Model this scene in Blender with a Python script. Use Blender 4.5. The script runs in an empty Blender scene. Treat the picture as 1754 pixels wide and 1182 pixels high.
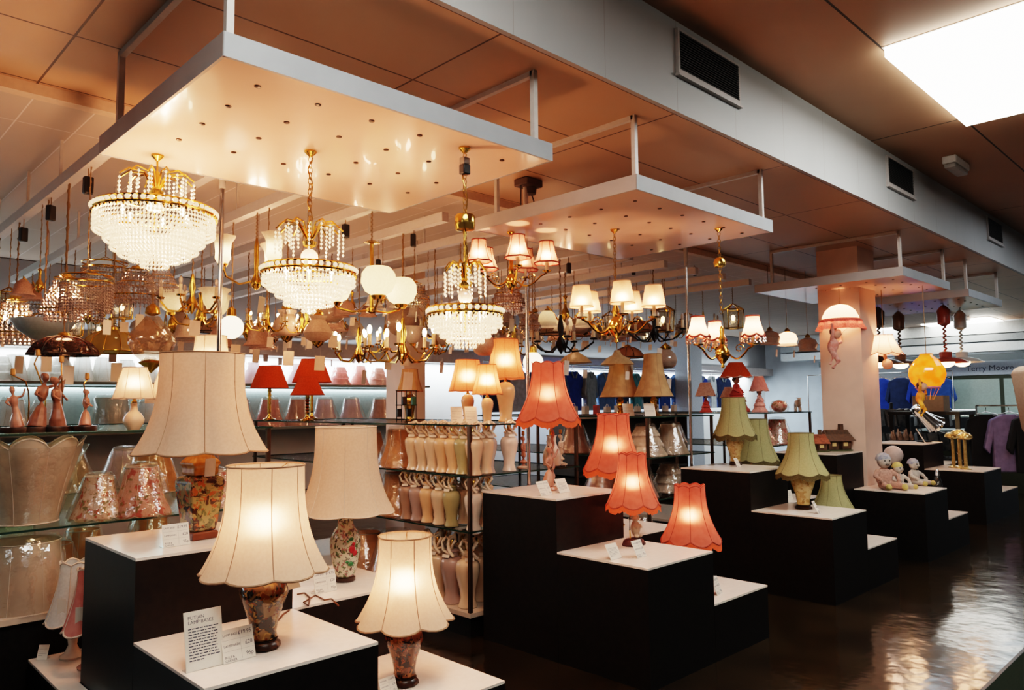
import bpy, math, random
from mathutils import Vector, Matrix
random.seed(7)
PI = math.pi
sc = bpy.context.scene
COL = sc.collection

# ------------------------------------------------------------------ camera
FOC = 1286.754
RX = (0.71630844, 0.04760962, 0.6961577)      # world X, Y, Z rows expressed in camera axes (right, down, forward)
RY = (-0.69772226, 0.06211836, 0.71367007)
RZ = (-0.00926661, -0.99693261, 0.0777142)
EYE = Vector((0, 0, 1.6))
cd = bpy.data.cameras.new('camera'); cam = bpy.data.objects.new('camera', cd); COL.objects.link(cam)
cd.sensor_width = 36.0; cd.lens = FOC * 36.0 / 1754.0; cd.clip_end = 100
m = Matrix.Identity(4)
for i, row in enumerate((RX, RY, RZ)):
    m[i][0] = row[0]; m[i][1] = -row[1]; m[i][2] = -row[2]; m[i][3] = EYE[i]
cam.matrix_world = m
sc.camera = cam
FWD = Vector((RX[2], RY[2], RZ[2]))

def ray(u, v):
    a = (u - 877.0, v - 591.0, FOC)
    return Vector([sum(r[i] * a[i] for i in range(3)) for r in (RX, RY, RZ)])
def on_z(u, v, z):
    d = ray(u, v); return EYE + d * ((z - EYE.z) / d.z)
def on_x(u, v, x):
    d = ray(u, v); return EYE + d * (x / d.x)
def on_y(u, v, y):
    d = ray(u, v); return EYE + d * (y / d.y)

# ------------------------------------------------------------------ materials
MATS = {}
def nd(t, kind, **kw):
    n = t.nodes.new(kind)
    for k, v in kw.items(): setattr(n, k, v)
    return n
def rgb(c): return (c[0], c[1], c[2], 1.0)
def base_nodes(name):
    m = bpy.data.materials.new(name); m.use_nodes = True
    t = m.node_tree; t.nodes.clear()
    out = nd(t, 'ShaderNodeOutputMaterial')
    tc = nd(t, 'ShaderNodeTexCoord')
    return m, t, out, tc
def noise_mix(t, tc, c1, c2, scale, detail=3.0, lo=0.4, hi=0.6, coord='Object', vec=None):
    n = nd(t, 'ShaderNodeTexNoise'); n.inputs['Scale'].default_value = scale; n.inputs['Detail'].default_value = detail
    t.links.new(vec or tc.outputs[coord], n.inputs['Vector'])
    r = nd(t, 'ShaderNodeValToRGB'); r.color_ramp.elements[0].position = lo; r.color_ramp.elements[1].position = hi
    r.color_ramp.elements[0].color = rgb(c1); r.color_ramp.elements[1].color = rgb(c2)
    t.links.new(n.outputs['Fac'], r.inputs['Fac'])
    return r.outputs['Color'], n
def mat(name, c, rough=0.5, metal=0.0, c2=None, scale=30.0, lo=0.35, hi=0.65, emit=None, es=0.0, trans=0.0, spec=0.5, bump=0.0, bscale=200.0, coat=0.0, ior=1.45, alpha=1.0):
    if name in MATS: return MATS[name]
    m, t, out, tc = base_nodes(name)
    b = nd(t, 'ShaderNodeBsdfPrincipled')
    if c2 is None: c2 = tuple(min(1, x * 0.9) for x in c)
    col, n = noise_mix(t, tc, c, c2, scale, lo=lo, hi=hi)
    t.links.new(col, b.inputs['Base Color'])
    b.inputs['Roughness'].default_value = rough; b.inputs['Metallic'].default_value = metal
    b.inputs['Specular IOR Level'].default_value = spec; b.inputs['IOR'].default_value = ior
    b.inputs['Transmission Weight'].default_value = trans; b.inputs['Coat Weight'].default_value = coat
    b.inputs['Alpha'].default_value = alpha
    if emit: b.inputs['Emission Color'].default_value = rgb(emit); b.inputs['Emission Strength'].default_value = es
    if bump:
        n2 = nd(t, 'ShaderNodeTexNoise'); n2.inputs['Scale'].default_value = bscale
        t.links.new(tc.outputs['Object'], n2.inputs['Vector'])
        bp = nd(t, 'ShaderNodeBump'); bp.inputs['Strength'].default_value = bump; bp.inputs['Distance'].default_value = 0.005
        t.links.new(n2.outputs['Fac'], bp.inputs['Height']); t.links.new(bp.outputs['Normal'], b.inputs['Normal'])
    t.links.new(b.outputs[0], out.inputs['Surface'])
    MATS[name] = m; return m
def shade_mat(name, c, c2=None, tr=0.5, scale=90.0, pattern=None, gloss=0.0, fwd=0.0):
    """Cloth or opal glass: half of the light goes through."""
    if name in MATS: return MATS[name]
    m, t, out, tc = base_nodes(name)
    c2 = c2 or tuple(x * 0.92 for x in c)
    col, n = noise_mix(t, tc, c, c2, scale, detail=4)
    if pattern:
        for (pc, ps, lo, hi) in pattern:
            n2 = nd(t, 'ShaderNodeTexNoise'); n2.inputs['Scale'].default_value = ps; n2.inputs['Detail'].default_value = 2.0
            t.links.new(tc.outputs['Object'], n2.inputs['Vector'])
            r = nd(t, 'ShaderNodeValToRGB'); r.color_ramp.elements[0].position = lo; r.color_ramp.elements[1].position = hi
            t.links.new(n2.outputs['Fac'], r.inputs['Fac'])
            mx = nd(t, 'ShaderNodeMixRGB'); t.links.new(r.outputs['Color'], mx.inputs['Fac'])
            t.links.new(col, mx.inputs['Color1']); mx.inputs['Color2'].default_value = rgb(pc)
            col = mx.outputs['Color']
    d = nd(t, 'ShaderNodeBsdfDiffuse'); tl = nd(t, 'ShaderNodeBsdfTranslucent'); mx = nd(t, 'ShaderNodeMixShader')
    t.links.new(col, d.inputs['Color']); t.links.new(col, tl.inputs['Color'])
    mx.inputs['Fac'].default_value = tr
    t.links.new(d.outputs[0], mx.inputs[1]); t.links.new(tl.outputs[0], mx.inputs[2])
    res = mx
    if fwd:
        # thin cloth scatters light mostly forward, so the bulb shows as a bright core
        rf = nd(t, 'ShaderNodeBsdfRefraction'); rf.inputs['Roughness'].default_value = 0.92; rf.inputs['IOR'].default_value = 1.45
        lt = nd(t, 'ShaderNodeMixRGB'); lt.inputs['Fac'].default_value = 0.35; lt.inputs['Color2'].default_value = (1.0, 0.86, 0.70, 1)
        t.links.new(col, lt.inputs['Color1']); t.links.new(lt.outputs[0], rf.inputs['Color'])
        m3 = nd(t, 'ShaderNodeMixShader'); m3.inputs['Fac'].default_value = fwd
        t.links.new(mx.outputs[0], m3.inputs[1]); t.links.new(rf.outputs[0], m3.inputs[2]); mx = res = m3
    if gloss:
        g = nd(t, 'ShaderNodeBsdfGlossy'); g.inputs['Roughness'].default_value = 0.12
        m2 = nd(t, 'ShaderNodeMixShader'); m2.inputs['Fac'].default_value = gloss
        t.links.new(mx.outputs[0], m2.inputs[1]); t.links.new(g.outputs[0], m2.inputs[2]); res = m2
    t.links.new(res.outputs[0], out.inputs['Surface'])
    MATS[name] = m; return m
def floral_mat(name, ground, cols, scale=14.0, rough=0.15):
    """Glazed pottery with painted blossoms: voronoi cells picked out over a ground colour."""
    if name in MATS: return MATS[name]
    m, t, out, tc = base_nodes(name)
    b = nd(t, 'ShaderNodeBsdfPrincipled'); b.inputs['Roughness'].default_value = rough; b.inputs['Coat Weight'].default_value = 0.4
    col, n = noise_mix(t, tc, ground, tuple(x * 0.8 for x in ground), scale * 0.6)
    for i, (c, s, lo, hi) in enumerate(cols):
        mp = nd(t, 'ShaderNodeMapping'); mp.inputs['Location'].default_value = (i * 3.7, i * 1.3, i * 2.1)
        t.links.new(tc.outputs['Object'], mp.inputs['Vector'])
        n2 = nd(t, 'ShaderNodeTexNoise'); n2.inputs['Scale'].default_value = s; n2.inputs['Detail'].default_value = 2.5; n2.inputs['Distortion'].default_value = 0.6
        t.links.new(mp.outputs[0], n2.inputs['Vector'])
        r = nd(t, 'ShaderNodeValToRGB'); r.color_ramp.elements[0].position = lo; r.color_ramp.elements[1].position = hi
        t.links.new(n2.outputs['Fac'], r.inputs['Fac'])
        mx = nd(t, 'ShaderNodeMixRGB'); t.links.new(r.outputs['Color'], mx.inputs['Fac'])
        t.links.new(col, mx.inputs['Color1']); mx.inputs['Color2'].default_value = rgb(c); col = mx.outputs['Color']
    t.links.new(col, b.inputs['Base Color']); t.links.new(b.outputs[0], out.inputs['Surface'])
    MATS[name] = m; return m
def glassy(name, tint=(1, 1, 1), fac=0.25, rough=0.05, body=None, bf=0.0):
    """Clear sheet: mostly see-through with a glossy skin and an optional milky body."""
    if name in MATS: return MATS[name]
    m, t, out, tc = base_nodes(name)
    tr = nd(t, 'ShaderNodeBsdfTransparent'); tr.inputs['Color'].default_value = rgb(tint)
    g = nd(t, 'ShaderNodeBsdfGlossy'); g.inputs['Roughness'].default_value = rough
    mx = nd(t, 'ShaderNodeMixShader')
    n = nd(t, 'ShaderNodeTexNoise'); n.inputs['Scale'].default_value = 25.0; t.links.new(tc.outputs['Object'], n.inputs['Vector'])
    mm = nd(t, 'ShaderNodeMath', operation='MULTIPLY'); mm.inputs[1].default_value = fac * 2
    t.links.new(n.outputs['Fac'], mm.inputs[0]); t.links.new(mm.outputs[0], mx.inputs['Fac'])
    bp = nd(t, 'ShaderNodeBump'); bp.inputs['Strength'].default_value = 0.6; bp.inputs['Distance'].default_value = 0.01
    t.links.new(n.outputs['Fac'], bp.inputs['Height']); t.links.new(bp.outputs[0], g.inputs['Normal'])
    t.links.new(tr.outputs[0], mx.inputs[1]); t.links.new(g.outputs[0], mx.inputs[2]); res = mx
    if body:
        d = nd(t, 'ShaderNodeBsdfDiffuse'); d.inputs['Color'].default_value = rgb(body)
        tl = nd(t, 'ShaderNodeBsdfTranslucent'); tl.inputs['Color'].default_value = rgb(body)
        a = nd(t, 'ShaderNodeMixShader'); t.links.new(d.outputs[0], a.inputs[1]); t.links.new(tl.outputs[0], a.inputs[2])
        m2 = nd(t, 'ShaderNodeMixShader'); m2.inputs['Fac'].default_value = bf
        t.links.new(mx.outputs[0], m2.inputs[1]); t.links.new(a.outputs[0], m2.inputs[2]); res = m2
    t.links.new(res.outputs[0], out.inputs['Surface'])
    MATS[name] = m; return m
def board_mat(name, c, c2, bw, bh, ox, oy, joint, rough=0.6, axis='XY', mortar=0.006, spec=0.5):
    """Sheet boards with thin dark joints."""
    m, t, out, tc = base_nodes(name)
    mp = nd(t, 'ShaderNodeMapping'); mp.inputs['Location'].default_value = (ox, oy, 0)
    if axis == 'XZ':
        s = nd(t, 'ShaderNodeSeparateXYZ'); cb = nd(t, 'ShaderNodeCombineXYZ')
        t.links.new(tc.outputs['Object'], s.inputs[0]); t.links.new(s.outputs[0], cb.inputs[0]); t.links.new(s.outputs[2], cb.inputs[1])
        t.links.new(cb.outputs[0], mp.inputs['Vector'])
    else:
        t.links.new(tc.outputs['Object'], mp.inputs['Vector'])
    br = nd(t, 'ShaderNodeTexBrick'); br.offset = 0.0; br.squash = 1.0
    br.inputs['Scale'].default_value = 1.0; br.inputs['Brick Width'].default_value = bw; br.inputs['Row Height'].default_value = bh
    br.inputs['Mortar Size'].default_value = mortar; br.inputs['Mortar Smooth'].default_value = 0.1; br.inputs['Mortar'].default_value = rgb(joint)
    t.links.new(mp.outputs[0], br.inputs['Vector'])
    col, n = noise_mix(t, tc, c, c2, 1.3, detail=5, lo=0.3, hi=0.7)
    br.inputs['Bias'].default_value = 0.0
    t.links.new(col, br.inputs['Color1']); t.links.new(col, br.inputs['Color2'])
    b = nd(t, 'ShaderNodeBsdfPrincipled'); b.inputs['Roughness'].default_value = rough; b.inputs['Specular IOR Level'].default_value = spec
    t.links.new(br.outputs['Color'], b.inputs['Base Color']); t.links.new(b.outputs[0], out.inputs['Surface'])
    return m

# ------------------------------------------------------------------ mesh builder
class MB:
    def __init__(s): s.v = []; s.f = []
    def add(s, vs, fs):
        o = len(s.v); s.v += [tuple(p) for p in vs]; s.f += [tuple(i + o for i in f) for f in fs]; return s
    def box(s, x0, x1, y0, y1, z0, z1):
        return s.add([(x0,y0,z0),(x1,y0,z0),(x1,y1,z0),(x0,y1,z0),(x0,y0,z1),(x1,y0,z1),(x1,y1,z1),(x0,y1,z1)],
                     [(0,3,2,1),(4,5,6,7),(0,1,5,4),(1,2,6,5),(2,3,7,6),(3,0,4,7)])
    def cb(s, c, sz, rz=0.0, rx=0.0, ry=0.0):
        R = Matrix.Rotation(rz, 3, 'Z') @ Matrix.Rotation(ry, 3, 'Y') @ Matrix.Rotation(rx, 3, 'X')
        q = MB().box(-sz[0]/2, sz[0]/2, -sz[1]/2, sz[1]/2, -sz[2]/2, sz[2]/2)
        return s.add([R @ Vector(p) + Vector(c) for p in q.v], q.f)
    def lathe(s, prof, n=20, c=(0,0,0), cap=True, fn=None, sx=1.0, sy=1.0):
        vs = []; fs = []
        for i, (r, z) in enumerate(prof):
            for k in range(n):
                a = 2*PI*k/n; rr = r * (fn(a, i) if fn else 1.0)
                vs.append((c[0]+rr*math.cos(a)*sx, c[1]+rr*math.sin(a)*sy, c[2]+z))
        for i in range(len(prof)-1):
            for k in range(n):
                k2 = (k+1) % n; fs.append((i*n+k, i*n+k2, (i+1)*n+k2, (i+1)*n+k))
        if cap:
            fs.append(tuple(range(n-1, -1, -1))); L = (len(prof)-1)*n; fs.append(tuple(range(L, L+n)))
        return s.add(vs, fs)
    def tube(s, pts, r, n=6, closed=False):
        pts = [Vector(p) for p in pts]; N = len(pts); vs = []; fs = []
        up = Vector((0,0,1))
        for i, p in enumerate(pts):
            d = (pts[(i+1) % N] - pts[i-1]) if closed else (pts[min(i+1,N-1)] - pts[max(i-1,0)])
            d = d.normalized() if d.length > 1e-9 else Vector((0,0,1))
            a = d.cross(up)
            if a.length < 0.05: a = d.cross(Vector((1,0,0)))
            a.normalize(); b = d.cross(a)
            rr = r[i] if isinstance(r, (list, tuple)) else r
            for k in range(n):
                t = 2*PI*k/n; vs.append(p + a*(rr*math.cos(t)) + b*(rr*math.sin(t)))
        M = N if closed else N-1
        for i in range(M):
            j = (i+1) % N
            for k in range(n):
                k2 = (k+1) % n; fs.append((i*n+k, i*n+k2, j*n+k2, j*n+k))
        if not closed:
            fs.append(tuple(range(n-1,-1,-1))); fs.append(tuple(range((N-1)*n, N*n)))
        return s.add(vs, fs)
    def ell(s, c, r, n=12, m=8):
        if isinstance(r, (int, float)): r = (r, r, r)
        vs = [(c[0],c[1],c[2]-r[2])]; fs = []
        for i in range(1, m):
            t = PI*i/m
            for k in range(n):
                a = 2*PI*k/n; vs.append((c[0]+r[0]*math.sin(t)*math.cos(a), c[1]+r[1]*math.sin(t)*math.sin(a), c[2]-r[2]*math.cos(t)))
        vs.append((c[0],c[1],c[2]+r[2])); T = len(vs)-1
        for k in range(n): fs.append((0, 1+(k+1)%n, 1+k)); fs.append((T, 1+(m-2)*n+k, 1+(m-2)*n+(k+1)%n))
        for i in range(m-2):
            for k in range(n):
                k2=(k+1)%n; fs.append((1+i*n+k,1+i*n+k2,1+(i+1)*n+k2,1+(i+1)*n+k))
        return s.add(vs, fs)
    def octa(s, c, r, h):
        x,y,z = c
        return s.add([(x+r,y,z),(x,y+r,z),(x-r,y,z),(x,y-r,z),(x,y,z+h),(x,y,z-h)],
                     [(0,1,4),(1,2,4),(2,3,4),(3,0,4),(1,0,5),(2,1,5),(3,2,5),(0,3,5)])
    def prism(s, out, y0, y1):
        n = len(out)
        return s.add([(x,y0,z) for x,z in out]+[(x,y1,z) for x,z in out],
                     [tuple(range(n)), tuple(range(2*n-1,n-1,-1))]+[(i+n,(i+1)%n+n,(i+1)%n,i) for i in range(n)])
    def build(s, name, mt, parent=None, loc=(0,0,0), rot=(0,0,0), smooth=True, bevel=0.0, sharp=0.7):
        me = bpy.data.meshes.new(name); me.from_pydata(s.v, [], s.f); me.update()
        if mt: me.materials.append(mt)
        if smooth:
            me.polygons.foreach_set('use_smooth', [True]*len(me.polygons)); me.set_sharp_from_angle(angle=sharp)
        o = bpy.data.objects.new(name, me); COL.objects.link(o)
        o.location = loc; o.rotation_euler = rot
        if parent: o.parent = parent
        if bevel:
            b = o.modifiers.new('bevel', 'BEVEL'); b.width = bevel; b.segments = 2; b.limit_method = 'ANGLE'
        return o

def tag(o, label, cat, group=None, kind=None):
    o['label'] = label; o['category'] = cat
    if group: o['group'] = group
    if kind: o['kind'] = kind
    return o
def thing(name, label, cat, loc=(0,0,0), rz=0.0, group=None):
    o = bpy.data.objects.new(name, None); COL.objects.link(o); o.empty_display_size = 0.1
    o.location = loc; o.rotation_euler = (0,0,rz)
    return tag(o, label, cat, group)
def struct(o, label=None):
    o['kind'] = 'structure'
    if label: o['label'] = label
    return o
KIDS = None
def kids(o): return list(o.children)
def dup(root, loc, rz=0.0, label=None, group=None, s=1.0, recol=None):
    r = root.copy(); COL.objects.link(r); r.location = loc; r.rotation_euler = (0,0,rz)
    r.scale = (s, s, s) if isinstance(s, (int, float)) else s
    if label: r['label'] = label
    if group: r['group'] = group
    def rec(src, dst, dep):
        for ch in kids(src):
            c = ch.copy(); COL.objects.link(c); c.parent = dst
            st = ch.name.split('.')[0]
            if recol and st in recol and c.type == 'MESH':
                c.material_slots[0].link = 'OBJECT'; c.material_slots[0].material = recol[st]
            if dep < 3: rec(ch, c, dep+1)
    rec(root, r, 0)
    if recol and 'self' in recol and r.type == 'MESH':
        r.material_slots[0].link = 'OBJECT'; r.material_slots[0].material = recol['self']
    return r
def light(kind, loc, power, col, parent=None, size=0.04, name='bulb_light', **kw):
    l = bpy.data.lights.new(name, kind); l.energy = power; l.color = col
    if kind == 'AREA':
        l.shape = 'RECTANGLE'; l.size = size[0]; l.size_y = size[1]
    else: l.shadow_soft_size = size
    o = bpy.data.objects.new(name, l); COL.objects.link(o); o.location = loc
    if parent: o.parent = parent
    for k, v in kw.items(): setattr(o, k, v)
    return o
def text(parent, body, loc, size, mt, rot=(PI/2,0,0), align='LEFT', name='lettering', ext=0.0):
    c = bpy.data.curves.new(name, 'FONT'); c.body = body; c.size = size; c.align_x = align; c.extrude = ext
    c.materials.append(mt); c.resolution_u = 2
    o = bpy.data.objects.new(name, c); COL.objects.link(o); o.parent = parent; o.location = loc; o.rotation_euler = rot
    return o
ORD = ['first','second','third','fourth','fifth','sixth','seventh','eighth','ninth','tenth','eleventh','twelfth','thirteenth','fourteenth','fifteenth','sixteenth']
WARM = (1.0, 0.46, 0.25)
COOL = (0.80, 0.93, 1.0)

BRASS = mat('brass', (0.80,0.50,0.13), 0.18, 1.0, (0.62,0.36,0.08))
GOLD = mat('gold_plate', (0.95,0.60,0.18), 0.15, 1.0, (0.75,0.42,0.10))
CHROME = mat('chrome', (0.75,0.72,0.70), 0.15, 1.0)
BLACKPL = mat('black_plastic', (0.012,0.012,0.014), 0.35)
WHITEPL = mat('white_plastic', (0.75,0.70,0.62), 0.4)
CARD = mat('card_paper', (0.80,0.72,0.62), 0.7, c2=(0.76,0.68,0.58))
TAGM = mat('tag_paper', (0.82,0.68,0.57), 0.8, c2=(0.76,0.62,0.52))
INK = mat('ink', (0.03,0.03,0.06), 0.6)
WOODD = mat('dark_wood', (0.05,0.018,0.008), 0.3, c2=(0.02,0.008,0.004))
WHITEMETAL = mat('white_enamel_metal', (0.62,0.58,0.55), 0.35, spec=0.4)
LAMIN = mat('white_laminate', (0.86,0.76,0.68), 0.22, c2=(0.82,0.72,0.64), spec=0.5)
BLACKLAM = mat('black_laminate', (0.010,0.008,0.007), 0.45, c2=(0.006,0.005,0.005), spec=0.25)
GLASSSH = glassy('shelf_glass', (0.80,0.92,0.86), 0.12)
GLASSEDGE = mat('dark_glass_edge', (0.02,0.05,0.04), 0.1)

# ------------------------------------------------------------------ the room
ZC = 3.31
def slab(name, x0,x1,y0,y1,z0,z1, mt): return struct(MB().box(x0,x1,y0,y1,z0,z1).build(name, mt, smooth=False))
# floor: dark polished tiles
def floor_mat():
    m, t, out, tc = base_nodes('polished_floor_tiles')
    b = nd(t, 'ShaderNodeBsdfPrincipled')
    br = nd(t, 'ShaderNodeTexBrick'); br.offset = 0.0; br.inputs['Scale'].default_value = 1.0
    br.inputs['Brick Width'].default_value = 0.45; br.inputs['Row Height'].default_value = 0.45; br.inputs['Mortar Size'].default_value = 0.002
    br.inputs['Mortar'].default_value = (0.012,0.008,0.005,1)
    t.links.new(tc.outputs['Object'], br.inputs['Vector'])
    c1, _ = noise_mix(t, tc, (0.016,0.010,0.005), (0.028,0.018,0.009), 2.0, detail=6)
    t.links.new(c1, br.inputs['Color1']); t.links.new(c1, br.inputs['Color2'])
    t.links.new(br.outputs['Color'], b.inputs['Base Color'])
    b.inputs['Roughness'].default_value = 0.13; b.inputs['Specular IOR Level'].default_value = 0.32
    n = nd(t, 'ShaderNodeTexNoise'); n.inputs['Scale'].default_value = 3.2; n.inputs['Detail'].default_value = 3.0
    t.links.new(tc.outputs['Object'], n.inputs['Vector'])
    bp = nd(t, 'ShaderNodeBump'); bp.inputs['Strength'].default_value = 0.32; bp.inputs['Distance'].default_value = 0.02
    t.links.new(n.outputs['Fac'], bp.inputs['Height']); t.links.new(bp.outputs[0], b.inputs['Normal']); t.links.new(bp.outputs[0], b.inputs['Coat Normal'])
    t.links.new(b.outputs[0], out.inputs['Surface']); return m
slab('floor', -7, 22, -6, 11, -0.1, 0.0, floor_mat())
CEIL = board_mat('ceiling_boards', (0.52,0.34,0.23), (0.47,0.30,0.20), 1.42, 0.68, -0.90+1.42*6, -3.11+0.68*20, (0.06,0.03,0.02), 0.45)
slab('ceiling', -7, 22, 2.43, 4.58, ZC, ZC+0.1, CEIL)
CEIL2 = board_mat('ceiling_boards_grey', (0.56,0.44,0.36), (0.52,0.40,0.33), 0.30, 3.0, 1.2, 1.0, (0.75,0.66,0.62), 0.6, mortar=0.004)
slab('ceiling_rear', -7, 22, 4.58, 11, ZC-0.06, ZC+0.1, CEIL2)
struct(MB().box(-7, 22, 4.50, 4.58, ZC-0.06, ZC).build('trim_1', mat('tan_paint', (0.70,0.52,0.40), 0.6), smooth=False))
CEIL3 = board_mat('aisle_ceiling_boards', (0.46,0.28,0.18), (0.42,0.25,0.16), 3.64, 0.9, 0.51+3.64*4, -1.68+0.9*10, (0.03,0.02,0.015), 0.6, mortar=0.008)
slab('ceiling_aisle', -7, 22, -6, 2.43, 3.87, 4.0, CEIL3)
BULK = board_mat('bulkhead_board', (0.40,0.41,0.42), (0.36,0.37,0.38), 0.68, 5.0, -3.729+0.68*20, 2.0, (0.30,0.29,0.28), 0.55, axis='XZ', mortar=0.003)
slab('trim_2', -7, 22, 2.40, 2.43, ZC, 3.87, BULK)['label'] = 'long pale board bulkhead between the two ceilings'
WALLW = mat('bright_wall_paint', (0.86,0.86,0.84), 0.7, c2=(0.82,0.82,0.80), scale=3)
WALLG = mat('grey_wall_paint', (0.44,0.40,0.38), 0.7, scale=3)
slab('wall_back', -7, 22, 9.75, 9.9, 0, 3.3, WALLW)
slab('wall_back_upper', -7, 22, 9.70, 9.749, 2.46, 3.24, mat('upper_wall_grey', (0.34,0.34,0.35), 0.7, scale=3))
slab('wall_left', -7, -6.9, -6, 11, 0, 3.9, WALLG)
slab('wall_front', -7, 22, -6, -5.9, 0, 3.9, WALLG)
FARW = mat('pale_blue_wall_paint', (0.62,0.68,0.74), 0.7, scale=3)
slab('wall_right', 19.0, 19.1, -6, 11, 0, 3.9, FARW)
slab('trim_3', -7, 18.9, 9.45, 9.75, 2.27, 2.45, mat('fascia_paint', (0.40,0.36,0.35), 0.6))['label'] = 'long grey fascia board above the lit wall shelves'
# bulkhead vents
VENTD = mat('vent_black', (0.01,0.01,0.01), 0.5); VENTF = mat('vent_slat', (0.09,0.085,0.08), 0.4)
VENTR = mat('vent_frame_paint', (0.46,0.43,0.42), 0.5)
vlab = ['dark slatted vent nearest the camera on the pale bulkhead', 'middle dark slatted vent on the pale bulkhead', 'smallest dark slatted vent, far along the bulkhead']
for i, (x0, x1) in enumerate(((3.74,4.43),(7.12,7.77),(10.42,11.06))):
    t = thing('air_vent', vlab[i], 'vent', (x0, 2.40, 3.57), group='bulkhead vents')
    w = x1-x0; h = 0.235
    MB().box(0.0,w,-0.012,-0.002,0.0,h).build('backing', VENTD, t, smooth=False)
    q = MB(); q.box(-0.02,w+0.02,-0.02,0,-0.03,0.0); q.box(-0.02,w+0.02,-0.02,0,h,h+0.015); q.box(-0.02,0,-0.02,0,0,h); q.box(w,w+0.02,-0.02,0,0,h)
    q.box(-0.03,w+0.03,-0.03,0,-0.045,-0.03)
    q.build('frame', VENTR, t, smooth=False)
    q = MB()
    for k in range(15): q.cb((w/2,-0.018,h*(k+0.5)/15),(w,0.014,0.003),rx=0.6)
    q.build('slats', VENTF, t, smooth=False)
# ceiling fluorescent boxes
DIFF = mat('light_diffuser', (0.9,0.9,0.88), 0.5, emit=(1.0,0.96,0.84), es=7.5)
DIFF2 = mat('light_diffuser_far', (0.9,0.9,0.88), 0.5, emit=(1.0,0.96,0.86), es=10)
def flu(x0,x1,y0,y1,z, label, power, dm=DIFF, grp='square fluorescent ceiling lights'):
    t = thing('ceiling_light', label, 'ceiling light', ((x0+x1)/2,(y0+y1)/2,z), group=grp)
    a=(x1-x0)/2; b=(y1-y0)/2
    MB().box(-a,a,-b,b,-0.07,-0.004).build('diffuser', dm, t, smooth=False, bevel=0.006)
    q=MB(); q.box(-a-0.012,a+0.012,-b-0.012,b+0.012,-0.004,0.0); q.build('mounting_tray', WHITEMETAL, t, smooth=False)
    return t
flu(5.0,6.78,0.15,1.665,3.87,'large glowing square fluorescent panel on the aisle ceiling, upper right',0)
flu(0.2,1.9,0.15,1.665,3.87,'glowing fluorescent panel on the aisle ceiling behind the camera',0)
for (u,v,w,d,lb) in ((1655,552,0.9,1.3,'glowing far ceiling light above the white metal pendant'),(1708,560,0.9,1.3,'glowing far ceiling light at the right end of the store'),(1525,561,0.5,0.5,'small glowing far ceiling light beside the big white column')):
    p = on_z(u,v,3.30)
    q = flu(p.x-w,p.x+w,p.y-d*0.5,p.y+d*0.5,3.30,lb,0,DIFF2,'far ceiling lights')
p = on_y(1372,563,8.0)
# emergency light on aisle ceiling
p = on_z(1637,275,3.87)
t = thing('emergency_light','small grey emergency light fitting on the aisle ceiling','light fitting',tuple(p))
MB().box(-0.22,0.22,-0.06,0.06,-0.07,0).build('housing', WHITEMETAL, t, bevel=0.01); MB().box(-0.2,0.2,-0.05,0.05,-0.11,-0.07).build('lens', mat('frosted_lens',(0.35,0.33,0.31),0.3), t, bevel=0.01)
p = on_z(905,308,ZC)
t = thing('ceiling_fitting','small dark junction fitting with hanging cable on the ceiling between panels','light fitting',tuple(p))
MB().box(-0.09,0.09,-0.07,0.07,-0.06,-0.001).build('housing', mat('dark_fitting',(0.10,0.07,0.06),0.5), t, bevel=0.01)
q=MB(); q.lathe([(0.045,-0.11),(0.05,-0.06)],12,(0.02,0,0)); q.build('knuckle', MATS['dark_fitting'], t); q=MB(); q.tube([(0.03,0,-0.10),(0.06,0,-0.16),(0.08,0,-0.24)],0.006,5); q.tube([(-0.08,0,-0.05),(-0.085,0,-0.22)],0.006,5); q.build('cable', MATS['dark_fitting'], t)
# columns
COLM = mat('column_paint', (0.76,0.56,0.46), 0.55, scale=4)
slab('column_1', 8.49, 8.96, 3.21, 3.67, 0, ZC, COLM)
slab('column_2', 5.29, 5.60, 7.25, 7.62, 0, ZC-0.06, COLM)
pc = on_y(1183,600,8.6)
slab('column_3', pc.x, pc.x+0.42, 8.6, 9.0, 0, ZC-0.06, mat('column_paint_cool',(0.62,0.68,0.76),0.6))

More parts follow.
